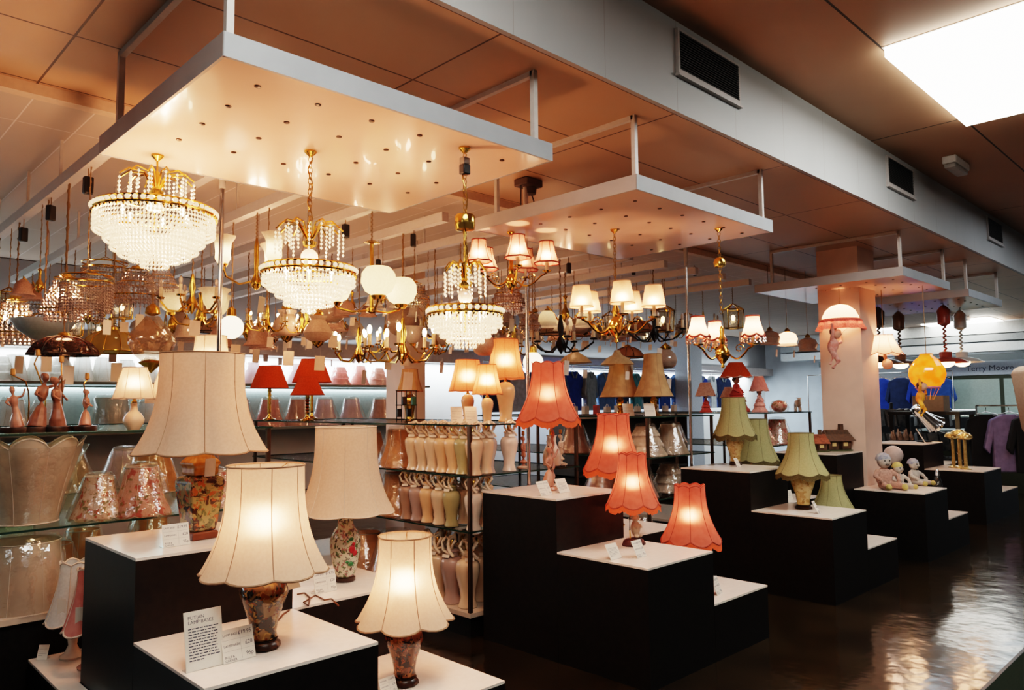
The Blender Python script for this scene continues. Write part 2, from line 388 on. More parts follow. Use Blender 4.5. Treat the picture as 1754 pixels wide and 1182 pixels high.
# ------------------------------------------------------------------ suspended panels
PANEL = mat('panel_gloss_white', (0.84,0.60,0.49), 0.20, c2=(0.81,0.57,0.46), scale=2, bump=0.12, bscale=7.0, spec=0.6, coat=0.25)
FASC = mat('panel_edge_paint', (0.36,0.38,0.41), 0.5, scale=5)
FASW = mat('panel_edge_warm', (0.44,0.40,0.39), 0.5, scale=5)
HOLE = mat('socket_dark', (0.06,0.03,0.015), 0.4)
ZP = 2.85
def panel(label, x0, x1, y0, y1, frame=True, nx=6, ny=4, gap=None, post_y=None, fx=None):
    t = thing('suspended_panel', label, 'ceiling panel', (x0, y0, ZP), group='suspended lamp panels')
    w=x1-x0; d=y1-y0; h=0.088
    q=MB()
    if gap:
        gx0,gx1,gy0,gy1=[gap[0]-x0,gap[1]-x0,gap[2]-y0,gap[3]-y0]
        q.box(0.01,gx0,0.01,d-0.01,0,h); q.box(gx1,w-0.01,0.01,d-0.01,0,h); q.box(gx0,gx1,0.01,gy0,0,h); q.box(gx0,gx1,gy1,d-0.01,0,h)
    else: q.box(0.01,w-0.01,0.01,d-0.01,0,h)
    q.build('board', PANEL, t, smooth=False)
    q=MB(); q.box(0,w,-0.004,0.01,-0.002,h+0.002); q.box(0,w,d-0.01,d+0.004,-0.002,h+0.002); q.box(w-0.01,w,0.01,d-0.01,-0.002,h+0.002)
    q.build('edge_trim', FASC, t, smooth=False)
    MB().box(-0.002,0.01,0.0,d,-0.002,h+0.002).build('side_trim', FASW, t, smooth=False)
    for i in range(nx):
        for j in range(ny):
            q=MB(); q.lathe([(0.013,0.002),(0.013,-0.004),(0.009,-0.006)],12,(0.208+0.264*i,0.165+0.27*j,0)); q.build('hook_socket', HOLE, t)
    # hanging frame: two U-shaped hoops of square tube up to the ceiling
    H=ZC-ZP
    for xx in (0.03, w-0.10):
        q=MB()
        for yy in (0.03, d-0.20): q.box(xx-0.014,xx+0.014,yy-0.014,yy+0.014,h,H)
        q.box(xx-0.014,xx+0.014,0.03,d-0.20,H-0.028,H)
        q.build('hanger_frame', WHITEMETAL, t, smooth=False)
    return t
panel('largest pale suspended panel with three lit crystal chandeliers under it', 1.08, 2.81, 2.57, 4.02)
panel('second suspended panel with three shaded brass chandeliers under it', 3.55, 5.23, 2.58, 4.01)
panel('third suspended panel built around the big white column', 8.03, 9.54, 2.60, 4.20, nx=5, gap=(8.488,8.962,3.208,3.672))
panel('farthest suspended panel, beyond the white column, holding metal pendants', 10.28, 11.82, 2.60, 4.20, nx=5)

# ------------------------------------------------------------------ stepped black plinths
ZL, ZM, ZH = 0.348, 0.672, 0.998
def plinth(label, x0, x1, y0, y1, z):
    t = thing('display_plinth', label, 'plinth', ((x0+x1)/2,(y0+y1)/2,0), group='stepped black display plinths')
    a=(x1-x0)/2-0.001; b=(y1-y0)/2-0.001
    MB().box(-a,a,-b,b,0,z-0.012).build('carcass', BLACKLAM, t, smooth=False)
    MB().box(-a,a,-b,b,z-0.0115,z).build('top_board', LAMIN, t, smooth=False)
    return t
def cluster(nm, x, w, yf=2.545, d=0.69, low=True):
    g=[x, x+w, x+2*w]; h=[yf, yf+d, yf+2*d]
    plinth('tall black white-topped plinth, back left of %s' % nm, g[0],g[1],h[1],h[2],ZH)
    plinth('mid height white-topped plinth, front of %s' % nm, g[0],g[1],h[0],h[1],ZM)
    plinth('mid height white-topped plinth, back right of %s' % nm, g[1],g[2],h[1],h[2],ZM)
    plinth('low white-topped plinth, front right of %s' % nm, g[1],g[2],h[0],h[1],ZL)
cluster('the nearest plinth group', 1.05, 0.685)
cluster('the plinth group with pink fringed lamps', 3.53, 0.685)
cluster('the plinth group with green fringed lamps', 5.985, 0.69)
gn='the plinths before the white column'
plinth('tall black plinth with white top against the white column', 7.79,8.47,3.24,3.92,1.05)
plinth('mid height white-topped plinth, front of %s'%gn, 8.17,8.87,2.545,3.235,ZM)
plinth('mid height black plinth with white top just right of the white column', 9.0,9.68,3.236,3.92,ZM)
plinth('low white-topped plinth, front right of %s'%gn, 8.87,9.57,2.545,3.235,ZL)
t=thing('display_plinth','low white-topped plinth with small pink lamps, behind the nearest tall plinth','plinth',(0.955,3.3,0),group='stepped black display plinths')
MB().box(0,0.092,0,0.632,0,0.336).box(0,1.2,0.632,1.16,0,0.336).build('carcass',BLACKLAM,t,smooth=False); MB().box(0,0.092,0,0.632,0.3365,0.348).box(0,1.2,0.632,1.16,0.3365,0.348).build('top_board',LAMIN,t,smooth=False)
cluster('the farthest plinth group with mushroom lamps', 11.1, 0.84, 2.75, 0.7)
# ------------------------------------------------------------------ lampshades and table lamps
CREAM = shade_mat('cream_silk', (0.88,0.75,0.60), (0.84,0.70,0.55), 0.42, fwd=0.25)
CREAMD = shade_mat('beige_silk', (0.72,0.55,0.42), (0.68,0.51,0.38), 0.35)
PINK = shade_mat('coral_pink_silk', (0.86,0.28,0.21), (0.80,0.23,0.17), 0.42, scale=25, fwd=0.35)
PINKTOP = shade_mat('pale_pink_lining', (0.93,0.62,0.50), None, 0.5)
FRNG = shade_mat('coral_fringe', (0.85,0.22,0.11), (0.72,0.16,0.07), 0.45, scale=260)
CORALTRIM = mat('coral_braid', (0.50,0.09,0.05), 0.7)
GREEN = shade_mat('sage_green_silk', (0.47,0.43,0.23), (0.42,0.39,0.20), 0.3)
GFRNG = shade_mat('olive_fringe', (0.20,0.16,0.08), (0.10,0.08,0.04), 0.3, scale=260)
TRIMC = mat('brown_piping', (0.36,0.22,0.13), 0.7)
TRIML = mat('cream_piping', (0.62,0.50,0.40), 0.7)
ORANGE = shade_mat('apricot_silk', (0.88,0.38,0.20), (0.82,0.33,0.16), 0.45, fwd=0.3)
ORTRIM = mat('apricot_braid', (0.60,0.20,0.09), 0.7)
REDSH = shade_mat('brick_red_cloth', (0.60,0.10,0.04), (0.52,0.08,0.03), 0.15)
TAN = shade_mat('tan_parchment', (0.62,0.40,0.22), (0.52,0.32,0.17), 0.25, scale=12)

def shade_pts(H, rt, rb, n, notch, sb, st, p, sub=6, rows=14):
    N = n*sub; P = []
    for i in range(rows+1):
        t = i/rows; row = []
        for k in range(N):
            a = 2*PI*k/N; w = abs(math.sin(n*a/2))
            r = (rt+(rb-rt)*(t**p))*(1-notch*(0.25+0.75*t*t)*(1-w)**1.6)
            z = H*(1-t) + st*w*(1-t)**8 - sb*w*t**8
            row.append(Vector((r*math.cos(a), r*math.sin(a), z)))
        P.append(row)
    return P
def shade(par, H, rt, rb, mt, trim, n=8, notch=0.05, sb=0.012, st=0.0, p=2.4, z=0.0, rz=0.0, fringe=0.0, fm=None, seams=True, tr=0.0035, name='lamp_shade', x=0, y=0, sub=6, rows=14, frame=False):
    P = shade_pts(H, rt, rb, n, notch, sb, st, p, sub, rows); N = n*sub
    q = MB(); q.add([v for row in P for v in row], [(i*N+k,(i+1)*N+k,(i+1)*N+(k+1)%N,i*N+(k+1)%N) for i in range(rows) for k in range(N)])
    s = q.build(name, mt, par, (x,y,z), (0,0,rz), sharp=1.2)
    q = MB(); q.tube(P[0], tr, 5, True); q.build('top_trim', trim, s)
    q = MB(); q.tube([v*1.0 for v in P[-1]], tr*1.25, 5, True); q.build('bottom_trim', trim, s)
    if seams:
        q = MB()
        for k in range(n): q.tube([P[i][k*sub]+Vector((math.cos(2*PI*k/n),math.sin(2*PI*k/n),0))*0.001 for i in range(rows+1)], tr*0.55, 4)
        q.build('seam_trim', trim, s)
    if fringe:
        rnd = random.Random(int(rb*1000)); vs=[]; fs=[]; M=N*3
        for k in range(M):
            a=k/3.0; i0=int(a)%N; i1=(i0+1)%N; f=a-int(a); v=P[-1][i0].lerp(P[-1][i1],f)
            vs.append(v); vs.append(Vector((v.x*1.015,v.y*1.015,v.z-fringe*(0.86+0.28*rnd.random()))))
        for k in range(M):
            j=(k+1)%M; fs.append((2*k,2*k+1,2*j+1,2*j))
        MB().add(vs,fs).build('fringe', fm or mt, s)
    if frame:
        q = MB(); q.tube([(math.cos(2*PI*k/12)*0.02,math.sin(2*PI*k/12)*0.02,H*0.9) for k in range(12)],0.002,4,True)
        for k in range(3):
            a=2*PI*k/3; q.tube([(0.02*math.cos(a),0.02*math.sin(a),H*0.9),(rt*0.97*math.cos(a),rt*0.97*math.sin(a),H*0.995)],0.0015,4)
        q.build('shade_ring', BRASS, s)
    return s
IVORYFLORAL = floral_mat('ivory_gold_floral_glaze', (0.42,0.28,0.11), [((0.06,0.02,0.01),26,0.50,0.55),((0.45,0.11,0.03),34,0.56,0.60),((0.16,0.14,0.05),44,0.56,0.60)])
BLACKFLORAL = floral_mat('black_amber_floral_glaze', (0.30,0.16,0.06), [((0.018,0.012,0.008),20,0.45,0.52),((0.46,0.26,0.09),34,0.58,0.63),((0.20,0.05,0.015),42,0.58,0.62)])
BROWNFLORAL = floral_mat('brown_floral_glaze', (0.20,0.07,0.03), [((0.03,0.01,0.006),28,0.47,0.53),((0.36,0.15,0.06),38,0.58,0.62),((0.28,0.07,0.03),46,0.58,0.62)])
WHITEFLORAL = floral_mat('white_blossom_glaze', (0.70,0.62,0.46), [((0.12,0.16,0.06),45,0.56,0.60),((0.36,0.16,0.14),38,0.57,0.61),((0.06,0.04,0.03),60,0.59,0.62)])
YELLOWFLORAL = floral_mat('yellow_glaze', (0.62,0.46,0.20), [((0.45,0.28,0.10),26,0.52,0.58),((0.30,0.18,0.06),34,0.60,0.64)])
ROSEM = mat('painted_rose', (0.55,0.04,0.05), 0.2, c2=(0.35,0.02,0.03)); LEAFM = mat('painted_leaf', (0.04,0.16,0.05), 0.2)

def table_lamp(name, label, loc, group=None, rz=0.0): return thing(name, label, 'lamp', loc, rz, group)
def holder(par, z0, z1, r=0.012):
    q=MB(); q.lathe([(r*1.6,z0),(r*1.6,z0+0.01),(r,z0+0.014),(r,z1-0.04),(r*1.5,z1-0.036),(r*1.5,z1)],12); q.build('lamp_holder', BRASS, par)
def tagpart(par, x, y, z, w=0.035, h=0.055, rz=0.0, rx=0.15, ml=CARD, s=0.03):
    q=MB(); q.box(-w/2,w/2,-0.0008,0.0008,-h,0); o=q.build('price_tag', ml, par, (x,y,z-s), (rx,0,rz), smooth=False)
    q=MB(); q.tube([(0,0,0),(0,0,s)],0.0008,3); q.build('tag_string', ml, o)
    return o

# L1 – square tapering jar on the tall plinth
t = table_lamp('table_lamp', 'tall cream bell shade lamp on a tapering square floral jar, tallest cream lamp', (1.41,3.514,ZH+0.001), 'cream shaded oriental lamps', 0.12)
q=MB()
def sq(prof):
    q=MB(); n=4
    vs=[];fs=[]
    for (r,z) in prof:
        b=r*0.8
        for (sx,sy) in ((-1,-1),(1,-1),(1,1),(-1,1)):
            vs += [(sx*r if True else 0, sy*r, z)]
    for i in range(len(prof)-1):
        for k in range(4): fs.append((i*4+k,i*4+(k+1)%4,(i+1)*4+(k+1)%4,(i+1)*4+k))
    fs.append((3,2,1,0)); L=(len(prof)-1)*4; fs.append((L,L+1,L+2,L+3)); return q.add(vs,fs)
sq([(0.062,0),(0.062,0.03),(0.056,0.036)]).build('wooden_foot', mat('red_wood',(0.16,0.04,0.015),0.3), t, bevel=0.006, smooth=False)
sq([(0.054,0.0365),(0.060,0.07),(0.070,0.15),(0.079,0.225),(0.081,0.262),(0.072,0.278),(0.05,0.285)]).build('jar_body', IVORYFLORAL, t, bevel=0.008, smooth=False)
AMBER = mat('amber_glaze', (0.55,0.28,0.06), 0.15, c2=(0.40,0.16,0.03), coat=0.4)
sq([(0.055,0.2855),(0.060,0.30),(0.058,0.325),(0.066,0.335),(0.068,0.345),(0.050,0.365),(0.035,0.39),(0.02,0.40)]).build('jar_lid', AMBER, t, bevel=0.006, smooth=False)
holder(t,0.401,0.52)
s=shade(t,0.445,0.187,0.30,CREAMD,TRIMC,n=8,notch=0.11,sb=0.010,z=0.40,rz=0.35,frame=True,p=3.0)
light('POINT',(0,0,0.62),0.6,WARM,t,0.035)
tagpart(t,-0.005,-0.10,0.385,0.05,0.08,0.0,0.1,TAGM,0.02)
# L2 – black and amber ginger jar
def ginger(par, w, h, body, foot=True, fm=WOODD, collar=True, neck=BRASS):
    r=w/2; z0=0.0
    if foot:
        q=MB(); q.lathe([(r*0.55,0),(r*0.72,0.004),(r*0.70,0.02),(r*0.58,0.03),(r*0.62,0.036)],8); q.build('wooden_foot', fm, par, rot=(0,0,0.3)); z0=0.0365
    H=h-z0
    q=MB(); q.lathe([(r*0.50,z0),(r*0.56,z0+H*0.03),(r*0.52,z0+H*0.10),(r*0.62,z0+H*0.30),(r*0.84,z0+H*0.52),(r*0.98,z0+H*0.66),(r*1.0,z0+H*0.74),(r*0.94,z0+H*0.82),(r*0.72,z0+H*0.90),(r*0.55,z0+H*0.925)],24)
    q.build('jar_body', body, par)
    if collar:
        q=MB(); q.lathe([(r*0.56,z0+H*0.926),(r*0.60,z0+H*0.94),(r*0.50,z0+H*0.955),(r*0.52,z0+H*0.985),(r*0.40,z0+H*1.0)],20); q.build('jar_collar', neck, par)
GOLDGL = mat('gold_glaze_collar', (0.55,0.30,0.08), 0.2, 0.6)
t = table_lamp('table_lamp', 'lit cream bell shade lamp with black and amber ginger jar on the front plinth', (1.38,2.80,ZM+0.001), 'cream shaded oriental lamps', 0.2)
ginger(t,0.184,0.29,BLACKFLORAL,neck=GOLDGL); holder(t,0.291,0.42)
shade(t,0.40,0.147,0.243,CREAM,TRIMC,n=8,notch=0.08,sb=0.008,z=0.295,rz=0.28,frame=True,p=2.9)
light('POINT',(0,0,0.48),5.0,WARM,t,0.035)
tagpart(t,0.06,-0.07,0.285,0.06,0.07,0.1,-0.5,CARD,0.0)
# L3 – small brown jar on the low plinth
t = table_lamp('table_lamp', 'lit cream scalloped lamp with brown floral jar base on the low plinth, lowest cream lamp', (2.076,2.84,ZL+0.001), 'cream shaded oriental lamps', 0.5)
ginger(t,0.180,0.285,BROWNFLORAL,neck=GOLDGL); holder(t,0.286,0.40)
shade(t,0.37,0.121,0.225,CREAM,TRIMC,n=7,notch=0.15,sb=0.012,z=0.285,rz=0.35,frame=True,p=2.9)
light('POINT',(0,0,0.45),5.2,WARM,t,0.035)
# L4 – white blossom vase, unlit beige shade
t = table_lamp('table_lamp', 'unlit beige bell shade lamp on a white vase painted with red blossoms', (2.196,3.534,ZM+0.001), 'cream shaded oriental lamps', 0.2)
q=MB(); q.lathe([(0.05,0),(0.054,0.005),(0.054,0.02),(0.045,0.026)],20); q.build('wooden_foot', WOODD, t)
q=MB(); q.lathe([(0.046,0.0265),(0.056,0.05),(0.070,0.10),(0.081,0.17),(0.081,0.21),(0.070,0.25),(0.045,0.285),(0.040,0.31),(0.052,0.35),(0.062,0.362),(0.05,0.365)],24); b=q.build('vase_body', WHITEFLORAL, t)
q=MB()
for (a,z,r) in ((-1.85,0.175,0.022),(-1.65,0.155,0.017),(-1.75,0.20,0.013)): q.ell((0.077*math.cos(a),0.077*math.sin(a),z),(r,r*0.45,r),10,6)
q.build('painted_rose', ROSEM, b)
q=MB()
for (a,z,r) in ((-1.9,0.225,0.018),(-2.1,0.215,0.014),(-1.95,0.10,0.02),(-2.2,0.11,0.012)): q.ell((0.074*math.cos(a),0.074*math.sin(a),z),(r,r*0.4,r*0.6),10,6)
q.build('painted_leaves', LEAFM, b)
holder(t,0.366,0.50)
shade(t,0.445,0.162,0.262,CREAMD,TRIML,n=8,notch=0.06,sb=0.006,z=0.365,rz=0.0,frame=True,p=2.9)

# ------------------------------------------------------------------ figurines
def remesh(o, v=0.004, smooth=True):
    r=o.modifiers.new('remesh','REMESH'); r.mode='VOXEL'; r.voxel_size=v; r.use_smooth_shade=True
    sm=o.modifiers.new('smooth','SMOOTH'); sm.iterations=3; sm.factor=0.5
    return o
def figure_mb(h=0.2, lean=0.0, arms='up'):
    """A small standing draped figure: skirt, waist, chest, neck, head and two arms."""
    q=MB(); s=h/0.2
    P=lambda x,y,z:(x*s+lean*z*s,y*s,z*s)
    q.tube([P(0,0,0),P(0,0,0.03),P(0.004,0,0.07),P(0,0,0.10)],[0.032*s,0.028*s,0.018*s,0.013*s],10)
    q.tube([P(0,0,0.098),P(0,0,0.12),P(0,0,0.142),P(0,0,0.152)],[0.013*s,0.019*s,0.017*s,0.006*s],10)
    q.tube([P(0,0,0.148),P(0,0,0.163)],0.006*s,8); q.ell(P(0,0,0.178),(0.012*s,0.013*s,0.016*s),10,8); q.ell(P(0,0.007*s,0.183),(0.013*s,0.012*s,0.013*s),8,6)
    q.ell(P(0,-0.013,0.176),(0.003*s,0.004*s,0.004*s),6,4)
    for sd in (-1,1):
        if arms=='up' and sd==1: pts=[P(0.017,0,0.143),P(0.038,-0.006,0.15),P(0.05,-0.01,0.182)]
        else: pts=[P(sd*0.017,0,0.142),P(sd*0.034,-0.01,0.118),P(sd*0.022,-0.028,0.105)]
        q.tube(pts,[0.007*s,0.006*s,0.0045*s],7); q.ell(pts[-1],0.006*s,6,5)
    return q
def gold_stem(par, pts, r=0.004, hold=0.02):
    q=MB(); q.tube(pts,r,6); o=q.build('gold_stem', GOLD, par)
    p=pts[-1]; q=MB(); q.lathe([(0.008,0),(0.013,0.004),(0.012,0.03),(0.009,0.036)],10,p); q.build('lamp_holder', mat('amber_holder',(0.50,0.22,0.04),0.3), par)
BRONZE = mat('bronze_glaze', (0.20,0.08,0.05), 0.3, c2=(0.34,0.16,0.11), scale=18)
PINKCER = mat('pink_ceramic', (0.55,0.27,0.19), 0.25, c2=(0.38,0.17,0.12), scale=14)
DOVE = mat('cream_ceramic', (0.80,0.66,0.52), 0.2)

# ---- pink fringed lamps (L5..L8)
FR=dict(fringe=0.045, fm=FRNG, tr=0.0042)
t = table_lamp('table_lamp', 'largest coral fringed lamp on a tall figurine base on the tall middle plinth', (3.85,3.6,ZH+0.001), 'coral fringed lamps')
q=MB(); q.lathe([(0.06,0),(0.065,0.01),(0.055,0.025),(0.03,0.03)],18); q.build('base_plate', PINKCER, t)
remesh(figure_mb(0.27,0.1).build('figure', PINKCER, t,(-0.01,-0.005,0.028)))
q=MB()
for i in range(40):
    pass
q.tube([(0.05+0.006*math.cos(i*0.9),0.006*math.sin(i*0.9),0.028+i*0.0105) for i in range(44)],0.011,8); q.build('twisted_column', PINKCER, t)
holder(t,0.50,0.60)
shade(t,0.37,0.112,0.225,PINK,CORALTRIM,n=8,notch=0.04,sb=0.03,st=0.014,z=0.505,x=0.01,rz=0.33,p=2.3,**FR)
light('POINT',(0.01,0,0.66),1.6,WARM,t,0.03)
t = table_lamp('table_lamp', 'coral fringed lamp on a gilt branch base, behind and above the smaller coral pair', (4.56,3.58,ZM+0.001), 'coral fringed lamps')
q=MB(); q.lathe([(0.07,0),(0.075,0.01),(0.06,0.025),(0.02,0.03)],18); q.build('base_plate', GOLD, t)
q=MB(); q.tube([(0,0,0.02),(-0.02,0,0.10),(0.015,0,0.2),(-0.01,0,0.3),(0,0,0.44)],[0.014,0.012,0.012,0.01,0.008],8)
for (z,a,l) in ((0.13,2.6,0.09),(0.2,3.5,0.1),(0.24,0.4,0.08),(0.28,4.3,0.07),(0.17,5.3,0.09)):
    q.tube([(0,0,z),(l*0.5*math.cos(a),l*0.5*math.sin(a),z+0.03),(l*math.cos(a),l*math.sin(a),z+0.02),(l*1.1*math.cos(a),l*1.1*math.sin(a),z+0.06)],[0.009,0.008,0.006,0.004],6)
q.build('branch_stem', mat('dull_gilt',(0.62,0.34,0.14),0.35,0.5), t)
holder(t,0.44,0.56)
shade(t,0.385,0.121,0.235,PINK,CORALTRIM,n=8,notch=0.04,sb=0.03,st=0.014,z=0.445,rz=0.1,p=2.3,**FR)
light('POINT',(0,0,0.60),2.2,WARM,t,0.03)
t = table_lamp('table_lamp', 'small coral fringed lamp with a curved stem and white mouse figure on its dark base', (4.01,3.025,ZM+0.001), 'coral fringed lamps')
q=MB()
q.lathe([(0.075,0),(0.08,0.012),(0.07,0.03),(0.05,0.042),(0.0,0.045)],14,sx=1.15,sy=0.8,fn=lambda a,i:1+0.08*math.sin(5*a+i)); q.build('dark_base', mat('dark_log',(0.05,0.015,0.015),0.5), t,(0.035,0,0))
gold_stem(t,[(0.0,0,0.03),(-0.006,0,0.10),(-0.004,0,0.18),(0.02,0,0.24),(0.035,0,0.27)],0.0045)
q=MB(); q.ell((0.055,0.0,0.105),(0.034,0.030,0.052),12,9); q.ell((0.05,-0.004,0.175),(0.027,0.026,0.026),12,8); q.ell((0.030,-0.02,0.168),(0.014,0.013,0.011),8,6)
for sx in(-1,1): q.ell((0.055+sx*0.024,0.004,0.200),(0.014,0.007,0.015),9,6)
q.tube([(0.03,-0.02,0.13),(0.02,-0.035,0.11)],[0.009,0.007],7); q.tube([(0.075,-0.02,0.13),(0.07,-0.04,0.11)],[0.009,0.007],7); q.ell((0.04,-0.02,0.058),(0.016,0.02,0.012),8,6); q.ell((0.075,-0.02,0.058),(0.016,0.02,0.012),8,6)
remesh(q.build('mouse_figure', mat('mouse_cream',(0.62,0.50,0.36),0.4,c2=(0.45,0.34,0.24)), t),0.0035)
shade(t,0.31,0.091,0.178,PINK,CORALTRIM,n=8,notch=0.04,sb=0.026,st=0.012,z=0.275,x=0.035,rz=0.25,p=2.3,fringe=0.036,fm=FRNG,tr=0.0038)
light('POINT',(0.035,0,0.40),1.8,WARM,t,0.028)
t = table_lamp('table_lamp', 'lit coral fringed lamp standing low at the right front of the pink lamp group', (4.525,2.90,ZL+0.001), 'coral fringed lamps')
q=MB(); q.lathe([(0.06,0),(0.065,0.012),(0.03,0.03),(0.018,0.06),(0.026,0.12),(0.014,0.18),(0.02,0.25),(0.012,0.29),(0.018,0.32)],18); q.build('lamp_stem', BRASS, t)
shade(t,0.345,0.102,0.205,PINK,CORALTRIM,n=8,notch=0.04,sb=0.03,st=0.014,z=0.325,rz=0.55,p=2.3,**FR)
light('POINT',(0,0,0.47),2.3,WARM,t,0.03)
# ---- green fringed lamps (L9..L12)
GR=dict(fringe=0.042, fm=GFRNG, tr=0.0028)
def green_lamp(label, loc, w, bh, H, rt, rb, rz):
    t = table_lamp('table_lamp', label, loc, 'green fringed lamps')
    ginger(t,w,bh,YELLOWFLORAL,neck=AMBER); holder(t,bh+0.001,bh+0.12)
    shade(t,H,rt,rb,GREEN,mat('olive_braid',(0.16,0.13,0.06),0.7),n=8,notch=0.04,sb=0.022,st=0.0,z=bh+0.0,rz=rz,p=2.3,**GR)
green_lamp('unlit green fringed lamp on a yellow jar, upper left of the green lamp group', (6.52,3.67,ZH+0.001), 0.17,0.295,0.345,0.11,0.203,0.2)
green_lamp('unlit green fringed shade lamp partly hidden behind the upper green lamp', (7.03,3.72,ZM+0.001), 0.17,0.35,0.40,0.116,0.22,0.0)
green_lamp('unlit green fringed lamp on a yellow jar on the front middle plinth', (6.365,2.95,ZM+0.001), 0.20,0.315,0.335,0.105,0.222,0.3)
green_lamp('unlit green fringed lamp on the low plinth, lowest of the green lamps', (6.955,2.95,ZL+0.001), 0.16,0.285,0.285,0.09,0.19,0.1)

# ------------------------------------------------------------------ price cards
def card(label, loc, w, h, rz=0.0, tilt=0.28, rows=None, head=None, lines=None):
    t = thing('price_card', label, 'card', loc, rz, 'price cards')
    p = MB().box(-w/2,w/2,-0.001,0.001,0,h).build('card_panel', CARD, t, (0,0,0.002), (-tilt,0,0), smooth=False)
    f = MB().box(-w/2,w/2,0.0,0.04,0,0.002).build('card_foot', mat('clear_acrylic',(0.7,0.65,0.6),0.1), t, smooth=False)
    if rows:
        q=MB(); L=len(rows)
        for i in range(1,L): q.box(-w*0.47,w*0.47,-0.0013,-0.001,h*i/L-0.0003,h*i/L+0.0003)
        q.box(w*0.08,w*0.085,-0.0013,-0.001,h*0.05,h*0.95); q.build('ruled_lines', mat('grey_ink',(0.35,0.30,0.27),0.7), p, smooth=False)
        for i,(a,b) in enumerate(rows):
            z=h*(1-(i+0.62)/L); text(p,a,(-w*0.44,-0.0014,z),h*0.10,INK); text(p,b,(w*0.45,-0.0014,z-h*0.015),h*0.17,INK,align='RIGHT')
    if head:
        for i,s in enumerate(head): text(p,s,(-w*0.4,-0.0014,h*(0.86-0.08*i)),h*0.085,INK)
    if lines:
        q=MB(); rnd=random.Random(3)
        for i in range(lines):
            z=h*(0.70-0.58*i/lines); e=w*(0.42-0.1*rnd.random() if i<lines-1 else 0.0); x=-w*0.4
            while x<e:
                l=w*(0.04+0.08*rnd.random()); q.box(x,min(e,x+l),-0.0014,-0.0011,z-h*0.008,z+h*0.008); x+=l+w*0.02
        q.build('small_print', INK, p, smooth=False)
    return t
R3=[('LAMP BASE','£19.95'),('LAMPSHADE','£28'),('BULB &\nCARRIER','95p')]
def cz(u,v,z): p=on_z(u,v,z); return (p.x,p.y,z+0.0006)
card('small three row price card beside the square floral jar lamp', cz(303,936,ZH), 0.115,0.095,0.05,0.25,R3)
card('tall notice card headed lamp bases on the front plinth', cz(352,1146,ZM), 0.135,0.20,0.0,0.2,None,['PUTIAN','LAMP BASES'],12)
card('three row price card beside the lit black ginger jar lamp', cz(411,1132,ZM), 0.125,0.115,0.05,0.3,R3)
card('three row price card beside the white blossom vase', cz(559,1015,ZM), 0.125,0.105,0.05,0.25,R3)
card('price card cut off at the bottom edge before the brown jar lamp', cz(668,1190,ZL), 0.09,0.07,0.1,0.35,R3)
card('left one of two price cards before the coral figurine lamp', cz(937,853-4,ZH), 0.115,0.10,0.05,0.5,R3)
card('right one of two price cards before the coral figurine lamp', cz(968,844,ZH), 0.11,0.10,0.05,0.5,None,None,8)
card('plain notice card left of the mouse lamp base', cz(1056,958,ZM), 0.11,0.095,0.05,0.5,None,None,7)
card('price card in front of the mouse lamp base', cz(1100,955,ZM), 0.10,0.105,0.05,0.45,R3)
card('price card on the low plinth under the coral lamp', cz(1233,1018,ZL), 0.10,0.11,0.2,0.35,R3)
card('small price card at the foot of the upper green lamp', cz(1266,800,ZH), 0.08,0.085,0.1,0.45,R3)
card('small price card at the foot of the front green lamp', cz(1404,880,ZM), 0.06,0.11,0.1,0.5,R3)
card('pale price card beside the sitting dolls on their plinth', cz(1553,838,ZM), 0.06,0.17,0.2,0.5,R3)
card('white price card before the spot lamp on the far tall plinth', (11.55,3.56,ZH), 0.12,0.22,0.2,0.5,R3)
card('pale price card beside the gold mushroom lamps', cz(1657,802,ZM), 0.09,0.24,0.3,0.5,R3)
card('small pale card leaning at the back of the front green plinth', cz(1352,857,ZM), 0.15,0.09,0.0,0.2,None,None,4)

# cord of the black jar lamp trailing over the plinth tops
CORDM = mat('brown_flex', (0.14,0.05,0.02), 0.5)
q=MB(); q.tube([(0,0.05,0.006),(0.10,0.16,0.005),(0.2,0.28,0.005),(0.27,0.36,0.006),(0.32,0.40,0.006)],0.004,6)
o=q.build('flex_cord', CORDM, None, (1.38,2.80,ZM)); tag(o,'brown flex trailing from the black ginger jar lamp across the plinth','cord')
q=MB(); pts=[on_z(u,v,ZM)+Vector((0,0,0.006)) for (u,v) in ((509,1020),(522,1018),(531,1026),(528,1040),(520,1034),(540,1022),(556,1030),(568,1028),(580,1040))]
q.tube([p for p in pts],0.004,6); o=q.build('flex_cord', CORDM); tag(o,'loop of brown flex lying near the white blossom vase lamp','cord')

